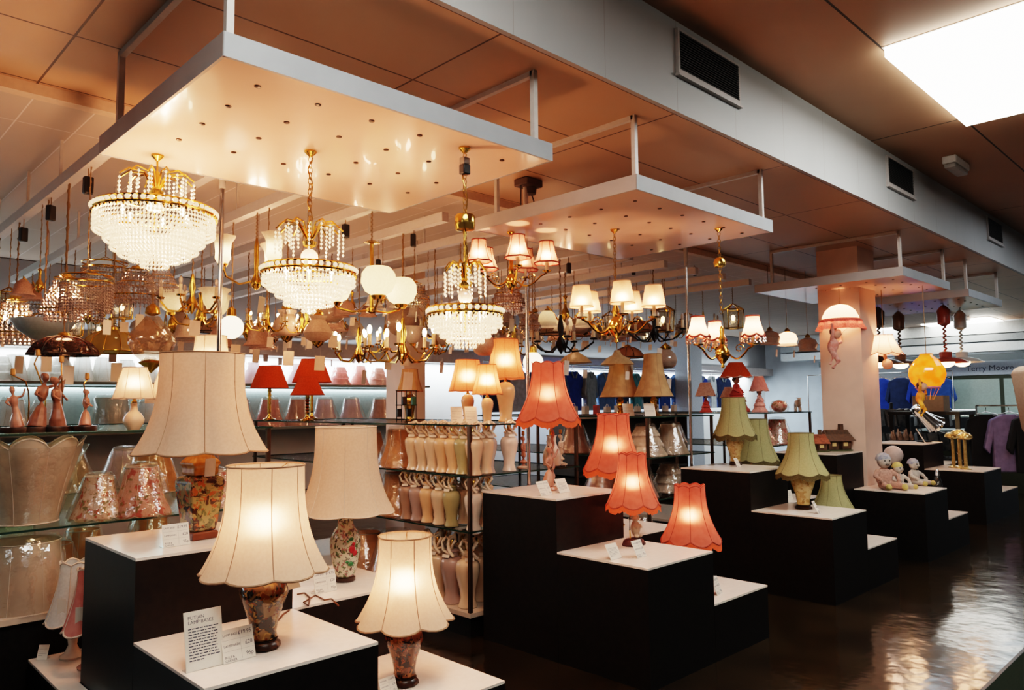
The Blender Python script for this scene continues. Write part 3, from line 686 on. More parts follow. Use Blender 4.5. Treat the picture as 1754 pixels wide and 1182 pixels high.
# ------------------------------------------------------------------ other goods on the plinths
# cottages
BRN = mat('cottage_brown', (0.13,0.07,0.04), 0.6, c2=(0.07,0.035,0.02), scale=20); THATCH = mat('cottage_roof', (0.09,0.06,0.045), 0.8, c2=(0.14,0.08,0.05), scale=40)
RROOF = mat('cottage_red_roof', (0.35,0.10,0.05), 0.7, c2=(0.2,0.06,0.03), scale=40); WIN = mat('cottage_window', (0.75,0.55,0.25), 0.4)
def cottage(label, loc, rz, s, roof):
    t=thing('cottage_ornament',label,'ornament',loc,rz,'cottage ornaments')
    MB().box(-0.10*s,0.10*s,-0.06*s,0.06*s,0.012*s,0.09*s).build('cottage_walls',BRN,t,bevel=0.004,smooth=False)
    q=MB(); q.prism([(-0.13*s,0.085*s),(0.13*s,0.085*s),(0.09*s,0.165*s),(-0.09*s,0.165*s)],-0.035*s,0.035*s)
    q.add([(-0.13*s,-0.085*s,0.08*s),(0.13*s,-0.085*s,0.08*s),(0.10*s,0,0.17*s),(-0.10*s,0,0.17*s),(-0.13*s,0.085*s,0.08*s),(0.13*s,0.085*s,0.08*s)],[(0,1,2,3),(5,4,3,2),(0,3,4),(1,5,2),(0,4,5,1)])
    q.build('cottage_roof',roof,t,smooth=False)
    MB().cb((0.05*s,0,0.175*s),(0.03*s,0.03*s,0.08*s)).build('chimney',BRN,t,smooth=False)
    q=MB(); q.box(-0.07*s,-0.035*s,-0.0625*s,-0.06*s,0.04*s,0.07*s); q.box(0.03*s,0.07*s,-0.0625*s,-0.06*s,0.04*s,0.07*s); q.build('lit_windows',WIN,t,smooth=False)
    MB().box(-0.012*s,0.02*s,-0.063*s,-0.06*s,0.012*s,0.065*s).build('cottage_door',WOODD,t,smooth=False)
    q=MB(); q.lathe([(0.14*s,0),(0.14*s,0.006*s),(0.12*s,0.0118*s)],16,sy=0.75); q.build('ground_base',mat('moss_green',(0.08,0.09,0.04),0.8),t)
p=on_z(1432,772,1.05); cottage('brown thatched cottage ornament on the tall plinth against the white column',(p.x,p.y,1.051),-0.6,1.35,THATCH)
p=on_z(1404,774,1.05); cottage('red roofed cottage ornament left of the thatched cottage',(p.x,p.y+0.05,1.051),-0.9,1.1,RROOF)
# sitting cloth dolls
DW=mat('doll_cloth_white',(0.62,0.55,0.48),0.8,c2=(0.5,0.42,0.36),scale=25); DPK=mat('doll_cloth_pink',(0.60,0.36,0.28),0.8,c2=(0.45,0.25,0.2),scale=60)
DBL=mat('doll_cloth_blue',(0.22,0.25,0.36),0.8,c2=(0.5,0.5,0.5),scale=22); DYL=mat('doll_cloth_yellow',(0.62,0.50,0.18),0.8); EYEB=mat('bead_black',(0.01,0.01,0.01),0.2)
def doll(label, loc, rz, s, cloth, cap):
    t=thing('cloth_doll',label,'doll',loc,rz,'sitting cloth dolls')
    q=MB(); q.ell((0,0,0.085*s),(0.065*s,0.055*s,0.085*s),14,10)
    for sd in(-1,1):
        q.tube([(sd*0.035*s,-0.02*s,0.03*s),(sd*0.06*s,-0.11*s,0.03*s),(sd*0.065*s,-0.16*s,0.028*s)],[0.032*s,0.028*s,0.022*s],9)
        q.tube([(sd*0.05*s,0,0.14*s),(sd*0.095*s,-0.04*s,0.10*s),(sd*0.07*s,-0.09*s,0.07*s)],[0.024*s,0.02*s,0.016*s],8); q.ell((sd*0.07*s,-0.095*s,0.068*s),0.018*s,8,6)
    remesh(q.build('doll_body',cloth,t),0.006*s)
    q=MB(); q.ell((0,-0.01*s,0.215*s),(0.055*s,0.05*s,0.055*s),14,10); q.ell((0,-0.06*s,0.208*s),0.011*s,8,6); h=q.build('doll_head',DW,t)
    q=MB(); q.ell((-0.02*s,-0.057*s,0.225*s),0.006*s,6,5); q.ell((0.02*s,-0.057*s,0.225*s),0.006*s,6,5); q.tube([(-0.015*s,-0.056*s,0.195*s),(0,-0.058*s,0.19*s),(0.015*s,-0.056*s,0.195*s)],0.003*s,5); q.build('doll_face',EYEB,h)
    q=MB(); q.lathe([(0.06*s,0.225*s),(0.058*s,0.245*s),(0.045*s,0.27*s),(0.02*s,0.285*s),(0.0,0.287*s)],14,(0,0.004*s,0)); q.build('doll_cap',cap,t)
    for sd in(-1,1):
        q=MB(); q.ell((sd*0.066*s,-0.175*s,0.028*s),(0.022*s,0.03*s,0.026*s),8,6); q.build('doll_shoe',DYL,t)
p=on_z(1509,834,ZM); p.x-=0.12; p.y-=0.08; doll('cloth doll with blue cap sitting highest at the left of the doll group',(p.x,p.y,ZM+0.001),-0.7,1.3,DPK,DBL)
p=on_z(1537,835,ZM); doll('smaller cloth doll leaning in the middle of the doll group',(p.x-0.05,p.y-0.03,ZM+0.001),-0.5,0.95,DW,DYL)
p=on_z(1566,830,ZM); doll('cloth doll lying low at the right of the doll group',(p.x,p.y,ZM+0.001),-0.3,1.0,DW,DBL)
# white globe lamp
p=Vector((9.55,3.30,ZM))
t=table_lamp('globe_lamp','unlit white globe lamp behind the cloth dolls',(p.x,p.y,ZM+0.001))
MB().ell((0,0,0.275),0.108,24,16).build('glass_globe',mat('opal_globe',(0.62,0.55,0.52),0.35),t); q=MB(); q.lathe([(0.08,0),(0.08,0.02),(0.05,0.03),(0.03,0.14),(0.05,0.172)],18); q.build('globe_base',BLACKPL,t)
# clear rocket lamp on low plinth
p=on_z(1615,878,ZL)
t=table_lamp('liquid_lamp','slim clear bottle lamp with red filling on a low plinth edge',(p.x+0.05,p.y+0.05,ZL+0.001))
q=MB(); q.lathe([(0.05,0),(0.055,0.02),(0.035,0.10),(0.04,0.12)],16); q.build('metal_base',CHROME,t)
q=MB(); q.lathe([(0.04,0.121),(0.055,0.2),(0.045,0.32),(0.025,0.40)],16); q.build('glass_bottle',glassy('clear_bottle',(0.8,0.9,0.95),0.2),t)
q=MB(); q.ell((0,0,0.19),(0.03,0.03,0.045),10,8); q.build('red_wax',mat('red_wax',(0.6,0.08,0.03),0.3),t); q=MB(); q.lathe([(0.026,0.40),(0.02,0.44),(0.008,0.47)],12); q.build('bottle_cap',CHROME,t)
# mushroom lamps
MUSHG=mat('mushroom_gilt',(0.70,0.50,0.22),0.25,0.6,c2=(0.5,0.35,0.14))
for i,(u,v,h,lb) in enumerate(((1634,801,0.40,'left'),(1645,802,0.44,'middle'),(1655,804,0.40,'right'))):
    p=on_z(u,v,ZM)
    t=table_lamp('mushroom_lamp','gold mushroom lamp on the far plinth, %s of the three' % lb,(p.x,p.y,ZM+0.001),'gold mushroom lamps')
    q=MB(); q.lathe([(0.07,0),(0.065,0.012),(0.024,0.03),(0.021,h*0.5),(0.020,h)],14); q.build('mushroom_stem',MUSHG,t)
    q=MB(); q.lathe([(0.026,h-0.01),(0.075,h-0.005),(0.098,h+0.015),(0.092,h+0.045),(0.06,h+0.075),(0.0,h+0.085)],18); q.build('mushroom_cap',MUSHG,t)
# spot lamp on the far tall plinth
p=on_z(1583,757,ZH)
t=table_lamp('spot_lamp','lit chrome spot lamp tilted down over the far tall plinth',(p.x,p.y,ZH+0.001),None,-0.77)
q=MB(); q.lathe([(0.10,0),(0.10,0.015),(0.02,0.025)],18); q.build('lamp_base',BLACKPL,t)
q=MB(); q.tube([(0,0,0.02),(-0.05,0,0.25),(-0.12,0,0.50)],0.008,8); q.build('lamp_arm',BLACKPL,t)
def spot_head(t, a, loc):
    q=MB(); q.lathe([(0.05,0.0),(0.07,0.04),(0.075,0.14),(0.105,0.36),(0.12,0.40)],18,cap=False); q.lathe([(0.0,0.0),(0.05,0.0)],18,cap=False); o=q.build('lamp_head',CHROME,t,loc,(0,a,0))
    q=MB(); q.lathe([(0.0,0.35),(0.10,0.355),(0.0,0.36)],18,cap=False); q.build('glowing_lens',mat('warm_lens',(1,0.9,0.7),0.5,emit=(1,0.75,0.42),es=14),o)
spot_head(t,2.35,(-0.12,0,0.50)); spot_head(t,2.1,(-0.06,0.10,0.44))
light('POINT',(0.10,-0.05,0.27),4,WARM,t,0.05)
# jewellery-like black bottles beside it
for i in range(7):
    p=on_z(1528+i*5.5,754,ZH); h=0.13+0.03*((i*7)%3)
    if i==0:
        q=MB(); q.lathe([(0.028,0),(0.03,0.01),(0.03,h*0.6),(0.014,h*0.75),(0.012,h)],12); b0=q.build('small_bottle',mat('dark_bottle',(0.05,0.03,0.025),0.2,c2=(0.35,0.26,0.2),scale=8),None,(p.x,p.y,ZH+0.001)); tag(b0,'small dark bottle on the far tall plinth, first from the column','bottle','small dark bottles on the far plinth')
    else: dup(b0,(p.x,p.y+0.02*(i%2),ZH+0.001),0,'small dark bottle on the far tall plinth, %s from the column'%ORD[i],None,(1,1,1+0.15*((i*7)%3)))
# ------------------------------------------------------------------ chandeliers
def crystal_mat(name, c, tr=0.55, gl=0.25, em=0.0, ec=(1,0.74,0.5)):
    m, t, out, tc = base_nodes(name)
    col, n = noise_mix(t, tc, c, tuple(x*0.75 for x in c), 60.0, lo=0.3, hi=0.7)
    d = nd(t,'ShaderNodeBsdfDiffuse'); tl = nd(t,'ShaderNodeBsdfTranslucent'); g = nd(t,'ShaderNodeBsdfGlossy'); g.inputs['Roughness'].default_value = 0.08
    for s in (d,tl): t.links.new(col, s.inputs['Color'])
    a = nd(t,'ShaderNodeMixShader'); a.inputs['Fac'].default_value = tr; t.links.new(d.outputs[0],a.inputs[1]); t.links.new(tl.outputs[0],a.inputs[2])
    b = nd(t,'ShaderNodeMixShader'); b.inputs['Fac'].default_value = gl; t.links.new(a.outputs[0],b.inputs[1]); t.links.new(g.outputs[0],b.inputs[2])
    res = b
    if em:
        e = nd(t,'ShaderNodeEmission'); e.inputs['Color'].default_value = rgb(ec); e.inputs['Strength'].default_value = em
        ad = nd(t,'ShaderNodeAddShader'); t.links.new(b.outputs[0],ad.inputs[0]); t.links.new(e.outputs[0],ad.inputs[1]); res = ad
    t.links.new(res.outputs[0], out.inputs['Surface']); return m
CRY = crystal_mat('cut_crystal_added_glow', (0.95,0.90,0.82), 0.65, 0.15, 0.8, (1.0,0.66,0.38))  # emission added to the crystals, standing in for light from the bulbs
CRYP = crystal_mat('pink_grey_crystal', (0.62,0.48,0.46), 0.4, 0.35)
BULB = mat('glowing_bulb', (1,0.9,0.7), 0.4, emit=(1.0,0.70,0.36), es=24)
BULBS = mat('soft_glowing_bulb', (1,0.9,0.7), 0.4, emit=(1.0,0.68,0.36), es=9)
BALLG = shade_mat('crystal_ball', (0.92,0.82,0.72), None, 0.6, gloss=0.3)
CHAINM = mat('old_gold_chain', (0.50,0.30,0.09), 0.3, 0.9)

def chain_mesh(q, z0, z1, link=0.035, r=0.004, x=0, y=0):
    n = max(1, int((z1-z0)/(link*0.72)))
    for i in range(n):
        z = z0 + (z1-z0)*(i+0.5)/n; P=[]
        for k in range(8):
            a=2*PI*k/8; u=math.cos(a)*0.011; w=math.sin(a)*(z1-z0)/n*0.68
            P.append((x+(u if i%2 else 0), y+(0 if i%2 else u), z+w))
        q.tube(P, r*0.6, 4, True)
def rose(t, z=0.0, r=0.03):
    q=MB(); q.lathe([(0.006,z-0.03),(r*0.5,z-0.022),(r,z-0.008),(r,z-0.0005)],14); q.build('ceiling_rose', GOLD, t)
def crystal_chandelier(label, loc, R, zr, tiers, crown_z, crown_r, power, ball=None, cup=None, plug=None, chain=True):
    t = thing('crystal_chandelier', label, 'chandelier', loc, 0.0, 'lit crystal chandeliers under the largest panel')
    rose(t)
    if chain:
        q=MB(); chain_mesh(q, crown_z+0.06, -0.03); q.tube([(0.012*math.cos(i*0.8),0.012*math.sin(i*0.8),-0.03+(crown_z+0.09)*i/16) for i in range(17)],0.003,5); q.build('chain', CHAINM, t)
    else:
        q=MB(); q.tube([(0,0,-0.03),(0,0,crown_z)],0.005,6); q.build('stem', GOLD, t)
    if cup: 
        q=MB(); q.lathe([(0.02,cup-0.03),(0.045,cup-0.024),(0.05,cup),(0.05,cup+0.04),(0.044,cup+0.05),(0.01,cup+0.052)],18); q.build('brass_cup', BRASS, t)
        q=MB(); q.tube([(0,0,cup-0.03),(0,0,crown_z)],0.006,6); q.build('stem', GOLD, t)
    if plug:
        MB().box(-0.022,0.022,-0.02,0.02,plug,plug+0.05).build('transformer', BLACKPL, t, bevel=0.006); MB().box(-0.02,0.02,-0.018,0.018,plug+0.05,plug+0.085).build('transformer_cap', mat('grey_plastic',(0.35,0.30,0.26),0.4), t, bevel=0.005)
    # fountain crown: arched gilt arms with strings of drops
    q=MB(); dr=[]; n=12
    q.lathe([(0.012,crown_z-0.07),(0.03,crown_z-0.06),(0.035,crown_z-0.04),(0.018,crown_z-0.03),(0.012,crown_z+0.06)],12)
    for k in range(n):
        a=2*PI*k/n; c,s=math.cos(a),math.sin(a)
        q.tube([(0.012*c,0.012*s,crown_z-0.03),(crown_r*0.35*c,crown_r*0.35*s,crown_z+0.05),(crown_r*0.75*c,crown_r*0.75*s,crown_z+0.055),(crown_r*c,crown_r*s,crown_z+0.02)],0.0045,5)
        for (rr,zz,m) in ((crown_r,crown_z+0.012,6),(crown_r*0.7,crown_z+0.045,5)):
            dr.append((rr*c,rr*s,zz,m))
    cr=q.build('crown_arms', GOLD, t)
    for m in (6,5):
        base=None
        for (x_,y_,z_,m_) in dr:
            if m_!=m: continue
            if base is None:
                d=MB()
                for j in range(m): d.octa((0,0,-0.012-0.02*j),0.0075,0.0095)
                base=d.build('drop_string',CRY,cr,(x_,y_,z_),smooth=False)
            else:
                o_=base.copy(); COL.objects.link(o_); o_.parent=cr; o_.location=(x_,y_,z_)
    q=MB(); q.tube([(0,0,crown_z-0.06),(0,0,zr-0.10)],0.008,6); q.build('centre_rod', GOLD, t)
    if ball: 
        q=MB(); q.ell((0,0,ball[0]),ball[1],14,10); q.build('glass_ball', BALLG, t)
    # gilt hoop with beads
    q=MB()
    for (dz,rr) in ((0.0,0.006),(0.028,0.004)): q.tube([(R*math.cos(2*PI*k/40),R*math.sin(2*PI*k/40),zr+dz) for k in range(40)],rr*1.3,5,True)
    for k in range(4):
        a=PI*k/2+0.4; q.tube([(0,0,zr+0.02),(R*math.cos(a),R*math.sin(a),zr+0.01)],0.004,4)
    n=int(2*PI*R/0.034)
    for k in range(n):
        a=2*PI*(k+0.5)/n; q.octa((R*1.005*math.cos(a),R*1.005*math.sin(a),zr-0.012),0.008,0.012)
    hoop=q.build('gilt_hoop', GOLD, t)
    q=MB()
    for k in range(n):
        a=2*PI*k/n; q.ell((R*1.015*math.cos(a),R*1.015*math.sin(a),zr+0.014),0.0115,6,5)
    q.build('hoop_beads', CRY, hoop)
    for (rr,za,zb) in tiers:
        q=MB(); n=max(8,int(2*PI*rr/0.0175)); h=0.0205
        for k in range(n):
            a=2*PI*k/n; z=za-0.010
            while z>zb:
                q.octa((rr*math.cos(a),rr*math.sin(a),z),0.0082,0.0108); z-=h
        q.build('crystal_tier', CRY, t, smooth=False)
    q=MB(); m=6
    for k in range(m):
        a=2*PI*k/m; q.ell((R*0.55*math.cos(a),R*0.55*math.sin(a),zr-0.0),(0.011,0.011,0.024),8,6)
    q.build('candle_bulbs', BULB, t)
    light('POINT',(0,0,zr-0.06),power,WARM,t,R*0.35); light('POINT',(0,0,zr+0.05),power*0.3,WARM,t,0.05)
    return t
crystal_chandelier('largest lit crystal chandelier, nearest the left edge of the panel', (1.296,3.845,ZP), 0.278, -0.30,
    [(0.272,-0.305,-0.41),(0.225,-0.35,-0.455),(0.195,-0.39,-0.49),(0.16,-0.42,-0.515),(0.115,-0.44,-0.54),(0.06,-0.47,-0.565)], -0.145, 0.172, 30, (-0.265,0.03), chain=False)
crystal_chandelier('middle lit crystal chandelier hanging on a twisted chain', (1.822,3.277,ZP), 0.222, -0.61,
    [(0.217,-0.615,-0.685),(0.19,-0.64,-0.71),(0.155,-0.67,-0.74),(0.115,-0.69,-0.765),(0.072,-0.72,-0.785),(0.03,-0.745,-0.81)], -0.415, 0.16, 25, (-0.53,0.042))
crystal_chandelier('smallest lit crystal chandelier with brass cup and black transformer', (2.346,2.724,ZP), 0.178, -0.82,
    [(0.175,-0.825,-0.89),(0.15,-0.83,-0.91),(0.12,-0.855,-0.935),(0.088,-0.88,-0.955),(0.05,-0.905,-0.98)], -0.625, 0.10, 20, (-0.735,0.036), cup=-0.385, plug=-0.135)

# shaded brass arm chandeliers
def arm_chandelier(name, label, cat, loc, rz, n, R, zb, zt, sh, power, lit=True, body=1.0, chain_to=None, group=None, cup=None, gold=BRASS, extra=None):
    """zb: height of the body below the hook, zt: height of the candle cups"""
    t = thing(name, label, cat, loc, rz, group)
    rose(t); ct = zb+0.16*body if chain_to is None else chain_to
    q=MB(); chain_mesh(q, ct, -0.03); q.build('chain', CHAINM, t)
    if cup:
        q=MB(); q.lathe([(0.015,cup-0.03),(0.04,cup-0.02),(0.046,cup+0.01),(0.03,cup+0.04),(0.01,cup+0.045)],16); q.build('brass_cup', gold, t)
    b=body; q=MB()
    q.lathe([(0.0,zb-0.10*b),(0.012*b,zb-0.09*b),(0.008*b,zb-0.075*b),(0.02*b,zb-0.06*b),(0.042*b,zb-0.03*b),(0.046*b,zb),(0.03*b,zb+0.03*b),(0.014*b,zb+0.05*b),(0.022*b,zb+0.085*b),(0.012*b,zb+0.11*b),(0.016*b,zb+0.14*b),(0.006*b,zb+0.165*b)],16)
    q.build('turned_body', gold, t)
    for k in range(n):
        a=2*PI*k/n; q=MB(); pts=[]
        for i in range(11):
            s=i/10; rr=0.03*b+(R-0.03*b)*s; z=zb+(zt-zb)*(s**3)-0.05*b*math.sin(PI*min(1,s*1.25))*(1-s*0.3); pts.append((rr,0,z))
        pts.append((R,0,zt)); q.tube(pts,0.0065*b,6)
        q.tube([(R*0.55+0.03*b*math.cos(j*0.7)*(1-j/14),0,zb+0.02*b+0.03*b*math.sin(j*0.7)*(1-j/14)) for j in range(12)],0.0035*b,4)
        q.lathe([(0.008,zt),(0.03*b,zt+0.006),(0.034*b,zt+0.014),(0.012,zt+0.016)],12,(R,0,0))
        arm=q.build('arm', gold, t, rot=(0,0,a))
        sh(arm, R, zt+0.016)
    if lit:
        for k in range(n):
            a=2*PI*k/n; light('POINT',(R*math.cos(a),R*math.sin(a),zt+0.12),power,WARM,t,0.02)
    if extra: extra(t)
    return t
PINKSH = shade_mat('blush_silk', (0.78,0.42,0.32), (0.72,0.37,0.28), 0.45, fwd=0.3)
CREAMSH = shade_mat('cream_card', (0.74,0.52,0.34), None, 0.45, fwd=0.25)
IVORYSH = shade_mat('ivory_silk', (0.84,0.64,0.50), None, 0.55)
MAROON = mat('maroon_braid', (0.33,0.05,0.03), 0.7)
CANDLE = shade_mat('candle_sleeve', (0.9,0.78,0.6), None, 0.4)
def cand(arm,R,z,h=0.06):
    q=MB(); q.lathe([(0.012,z),(0.012,z+h)],10,(R,0,0)); q.build('candle_tube', CANDLE, arm)
def sh_pink(arm,R,z):
    cand(arm,R,z); shade(arm,0.155,0.05,0.092,PINKSH,MAROON,n=6,notch=0.05,sb=0.004,p=1.7,z=z+0.055,x=R,tr=0.0045,sub=4,rows=8,name='candle_shade')
def sh_cream(arm,R,z):
    cand(arm,R,z,0.075); shade(arm,0.15,0.058,0.085,CREAMSH,mat('peach_edge',(0.65,0.35,0.2),0.6),n=8,notch=0.0,sb=0.0,p=1.0,z=z+0.07,x=R,tr=0.0025,sub=3,rows=4,seams=False,name='candle_shade')
def sh_tassel(arm,R,z):
    cand(arm,R,z,0.05); s=shade(arm,0.13,0.045,0.082,IVORYSH,MAROON,n=6,notch=0.05,sb=0.018,p=1.8,z=z+0.06,x=R,tr=0.006,sub=4,rows=8,name='candle_shade',seams=False)
    q=MB()
    for k in range(16):
        a=2*PI*k/16; q.octa((0.083*math.cos(a),0.083*math.sin(a),-0.03),0.006,0.011); q.octa((0.083*math.cos(a),0.083*math.sin(a),-0.052),0.0075,0.012)
    q.build('tassel_drops', crystal_mat('pink_drops',(0.85,0.55,0.42)), s, smooth=False)
arm_chandelier('brass_chandelier','five arm brass chandelier with blush pleated shades, upper left of the second panel','chandelier',(3.771,3.867,ZP),0.35,5,0.26,-0.36,-0.31,sh_pink,4.0,group='shaded brass chandeliers under the second panel')
arm_chandelier('brass_chandelier','ornate brass chandelier with plain cream card shades, middle of the second panel','chandelier',(4.276,3.313,ZP),0.2,5,0.27,-0.70,-0.66,sh_cream,4.0,chain_to=-0.45,group='shaded brass chandeliers under the second panel',body=1.3)
arm_chandelier('brass_chandelier','three arm brass chandelier with ivory tasselled shades and maroon braid','chandelier',(4.812,2.782,ZP),0.75,3,0.22,-0.90,-0.86,sh_tassel,4.5,chain_to=-0.62,cup=-0.26,group='shaded brass chandeliers under the second panel',body=1.15)

# ------------------------------------------------------------------ rails for the hanging stock
ZR = 2.93
RAILX = [1.18+0.562*k for k in range(13)]
RAILM = mat('rail_paint', (0.60,0.55,0.53), 0.45, c2=(0.57,0.52,0.50))
for k, x in enumerate(RAILX):
    t = thing('hanging_rail', 'white painted hanging rail, %s of the parallel rails counted from the left' % ORD[k], 'rail', (x, 4.2, ZR), group='hanging rails')
    MB().box(-0.03,0.03,0,5.2,0,0.07).build('rail_beam', RAILM, t, smooth=False)
    for y in (0.98,1.83,2.8,3.8): MB().box(-0.008,0.008,y-0.008,y+0.008,0.07,ZC-0.06-ZR).build('drop_rod', RAILM, t, smooth=False)
t = thing('hanging_rail', 'white painted hanging rail left of all others', 'rail', (1.18-0.562, 4.7, ZR), group='hanging rails')
MB().box(-0.03,0.03,0,4.7,0,0.07).build('rail_beam', RAILM, t, smooth=False)

# ------------------------------------------------------------------ kinds of hanging stock (origin: top of the lamp, chain above it is one metre, scaled to fit)
FLEX = mat('flex_gold_brown', (0.30,0.18,0.08), 0.4, 0.3)
GLTAN = shade_mat('smoky_tan_glass', (0.58,0.44,0.36), (0.52,0.38,0.31), 0.4, gloss=0.12)
GLGREY = shade_mat('grey_opal_glass', (0.64,0.55,0.50), (0.58,0.50,0.45), 0.4, gloss=0.12)
GLPINK = shade_mat('rose_glass', (0.62,0.38,0.30), (0.52,0.30,0.24), 0.4, gloss=0.12)
GLLIT = shade_mat('opal_white_glass', (0.95,0.86,0.74), None, 0.6)
OPALGLOW = mat('glowing_opal_glass', (0.95,0.85,0.7), 0.3, emit=(1.0,0.76,0.48), es=3.2)
def hang_base(name, label, cat, flex=True):
    t = thing(name, label, cat, (0,0,-50))
    q=MB(); q.tube([(0,0,0),(0,0,1)],0.0035,5); q.tube([(0.006*math.cos(i*1.1),0.006*math.sin(i*1.1),i/40) for i in range(41)],0.002,4); q.build('chain', FLEX, t)
    return t
def cupmesh(t, z):
    q=MB(); q.lathe([(0.008,z-0.03),(0.035,z-0.022),(0.045,z),(0.03,z+0.02),(0.006,z+0.024)],12); q.build('ceiling_cup', BRASS, t)
def tulip(q, c, r, h, down=True, n=12, flare=1.25, wave=0.06):
    s=-1 if down else 1
    pr=[(r*0.28,0),(r*0.6,s*h*0.12),(r*0.85,s*h*0.35),(r*0.92,s*h*0.6),(r*0.98,s*h*0.8),(r*flare,s*h)]
    if down: pr=pr[::-1]
    idx=(lambda i: (5-i) if down else i)
    q.lathe([(a,b) for a,b in pr], n*2, c, cap=False, fn=lambda a,i: 1+wave*math.cos(6*a)*(1 if (i==0 if down else i==5) else 0))
PROTO={}
def proto_tulips(key, n, gm, down, label, lit=False):
    t=hang_base('glass_shade_chandelier',label,'chandelier'); q=MB()
    q.lathe([(0.005,-0.22),(0.02,-0.20),(0.035,-0.17),(0.03,-0.13),(0.012,-0.10),(0.012,-0.03),(0.02,-0.015),(0.005,0)],12); q.build('turned_body',BRASS,t)
    for k in range(n):
        a=2*PI*k/n+0.3; R=0.17; q=MB()
        if down: q.tube([(0.02,0,-0.16),(0.07,0,-0.20),(0.12,0,-0.14),(R,0,-0.10),(R,0,-0.13)],0.006,6)
        else: q.tube([(0.02,0,-0.16),(0.07,0,-0.21),(0.13,0,-0.20),(R,0,-0.15),(R,0,-0.12)],0.006,6)
        q.lathe([(0.025,-0.15),(0.028,-0.135),(0.012,-0.12)],10,(R,0,0)); arm=q.build('arm',BRASS,t,rot=(0,0,a))
        q=MB(); tulip(q,(R,0,-0.13),0.075,0.13,down); q.build('glass_shade',gm,arm)
        if lit: q=MB(); q.ell((R,0,-0.18 if down else -0.07),(0.02,0.02,0.03),8,6); q.build('bulb',BULBS,arm)
    tagpart(t,0.05,-0.03,-0.24,0.07,0.09,0.3,0.1,TAGM,0.03)
    PROTO[key]=t
proto_tulips('tulip_tan',3,GLTAN,True,'x'); proto_tulips('tulip_grey',3,GLGREY,True,'x'); proto_tulips('tulip_rose',3,GLPINK,True,'x')
proto_tulips('tulip_up',3,GLGREY,False,'x'); proto_tulips('tulip_lit',3,GLLIT,False,'x',True); proto_tulips('tulip_litdown',3,GLLIT,True,'x',True)
# bell glass pointing up, large, lit
def proto_single(key,name,label,cat,fn):
    t=hang_base(name,label,cat); fn(t); PROTO[key]=t
def f_globe(t):
    q=MB(); q.lathe([(0.006,-0.06),(0.05,-0.055),(0.055,-0.04),(0.02,-0.01),(0.006,0)],14); q.build('brass_cap',BRASS,t)
    q=MB(); q.lathe([(0.045,-0.06),(0.085,-0.10),(0.10,-0.15),(0.085,-0.20),(0.05,-0.225),(0.0,-0.23)],20,cap=False); q.build('glass_globe',GLTAN,t); tagpart(t,0.0,-0.03,-0.27,0.07,0.09,0,0.1,TAGM,0.05)
proto_single('globe','glass_pendant','x','pendant lamp',f_globe)
def f_onion(t):
    q=MB(); q.lathe([(0.006,-0.05),(0.03,-0.045),(0.035,-0.03),(0.01,0)],14); q.build('brass_cap',BRASS,t)
    q=MB(); q.lathe([(0.06,-0.05),(0.045,-0.075),(0.075,-0.12),(0.09,-0.155),(0.075,-0.19),(0.04,-0.21)],18,cap=False,fn=lambda a,i:1+(0.1*math.cos(6*a) if i==0 else 0)); q.build('glass_shade',GLTAN,t)
    q=MB(); q.lathe([(0.04,-0.21),(0.03,-0.23),(0.0,-0.25)],12,cap=False); q.build('brass_finial',BRASS,t); tagpart(t,0.0,-0.03,-0.25,0.07,0.09,0,0.1,TAGM,0.05)
proto_single('onion','glass_pendant','x','pendant lamp',f_onion)
def dome(gm, rim, scal=0.0, r=0.17, h=0.13):
    def f(t):
        q=MB(); q.lathe([(0.006,-0.03),(0.035,-0.025),(0.03,-0.01),(0.006,0)],12); q.build('brass_cap',BRASS,t)
        q=MB(); q.lathe([(0.03,-0.025),(r*0.5,-0.025-h*0.12),(r*0.8,-0.025-h*0.4),(r*0.95,-0.025-h*0.75),(r,-0.025-h)],36,cap=False,fn=lambda a,i:1+scal*math.cos(8*a)*(i/4)); s=q.build('glass_dome',gm,t)
        q=MB()
        for k in range(12):
            a=2*PI*k/12; q.tube([(x*1.01*math.cos(a),x*1.01*math.sin(a),z) for x,z in ((0.03,-0.025),(r*0.5,-0.025-h*0.12),(r*0.8,-0.025-h*0.4),(r*0.95,-0.025-h*0.75),(r,-0.025-h))],0.003,4)
        q.tube([(r*(1+scal*math.cos(8*2*PI*k/40))*math.cos(2*PI*k/40),r*(1+scal*math.cos(8*2*PI*k/40))*math.sin(2*PI*k/40),-0.025-h) for k in range(40)],0.005,4,True)
        q.build('leading',rim,s); tagpart(t,0.02,-0.03,-h-0.03,0.06,0.11,0,0.05,CARD,0.06)
    return f
LEADM=mat('dark_leading',(0.05,0.03,0.02),0.5)
proto_single('dome_amber','leaded_glass_pendant','x','pendant lamp',dome(shade_mat('olive_amber_glass',(0.45,0.30,0.08),(0.36,0.26,0.10),0.4,scale=12,gloss=0.1),BRASS))
proto_single('dome_dark','leaded_glass_pendant','x','pendant lamp',dome(shade_mat('dark_brown_glass',(0.07,0.025,0.02),(0.04,0.015,0.012),0.2,gloss=0.1),LEADM,0.12,0.18,0.11))
proto_single('dome_tan','fringed_dome_pendant','x','pendant lamp',dome(shade_mat('tan_ribbed_cloth',(0.48,0.33,0.23),(0.38,0.25,0.17),0.3,scale=40),LEADM,0.05,0.16,0.12))
proto_single('dome_rose','leaded_glass_pendant','x','pendant lamp',dome(shade_mat('rose_amber_glass',(0.55,0.22,0.12),(0.42,0.16,0.08),0.4,scale=12,gloss=0.1),LEADM,0.08,0.16,0.11))
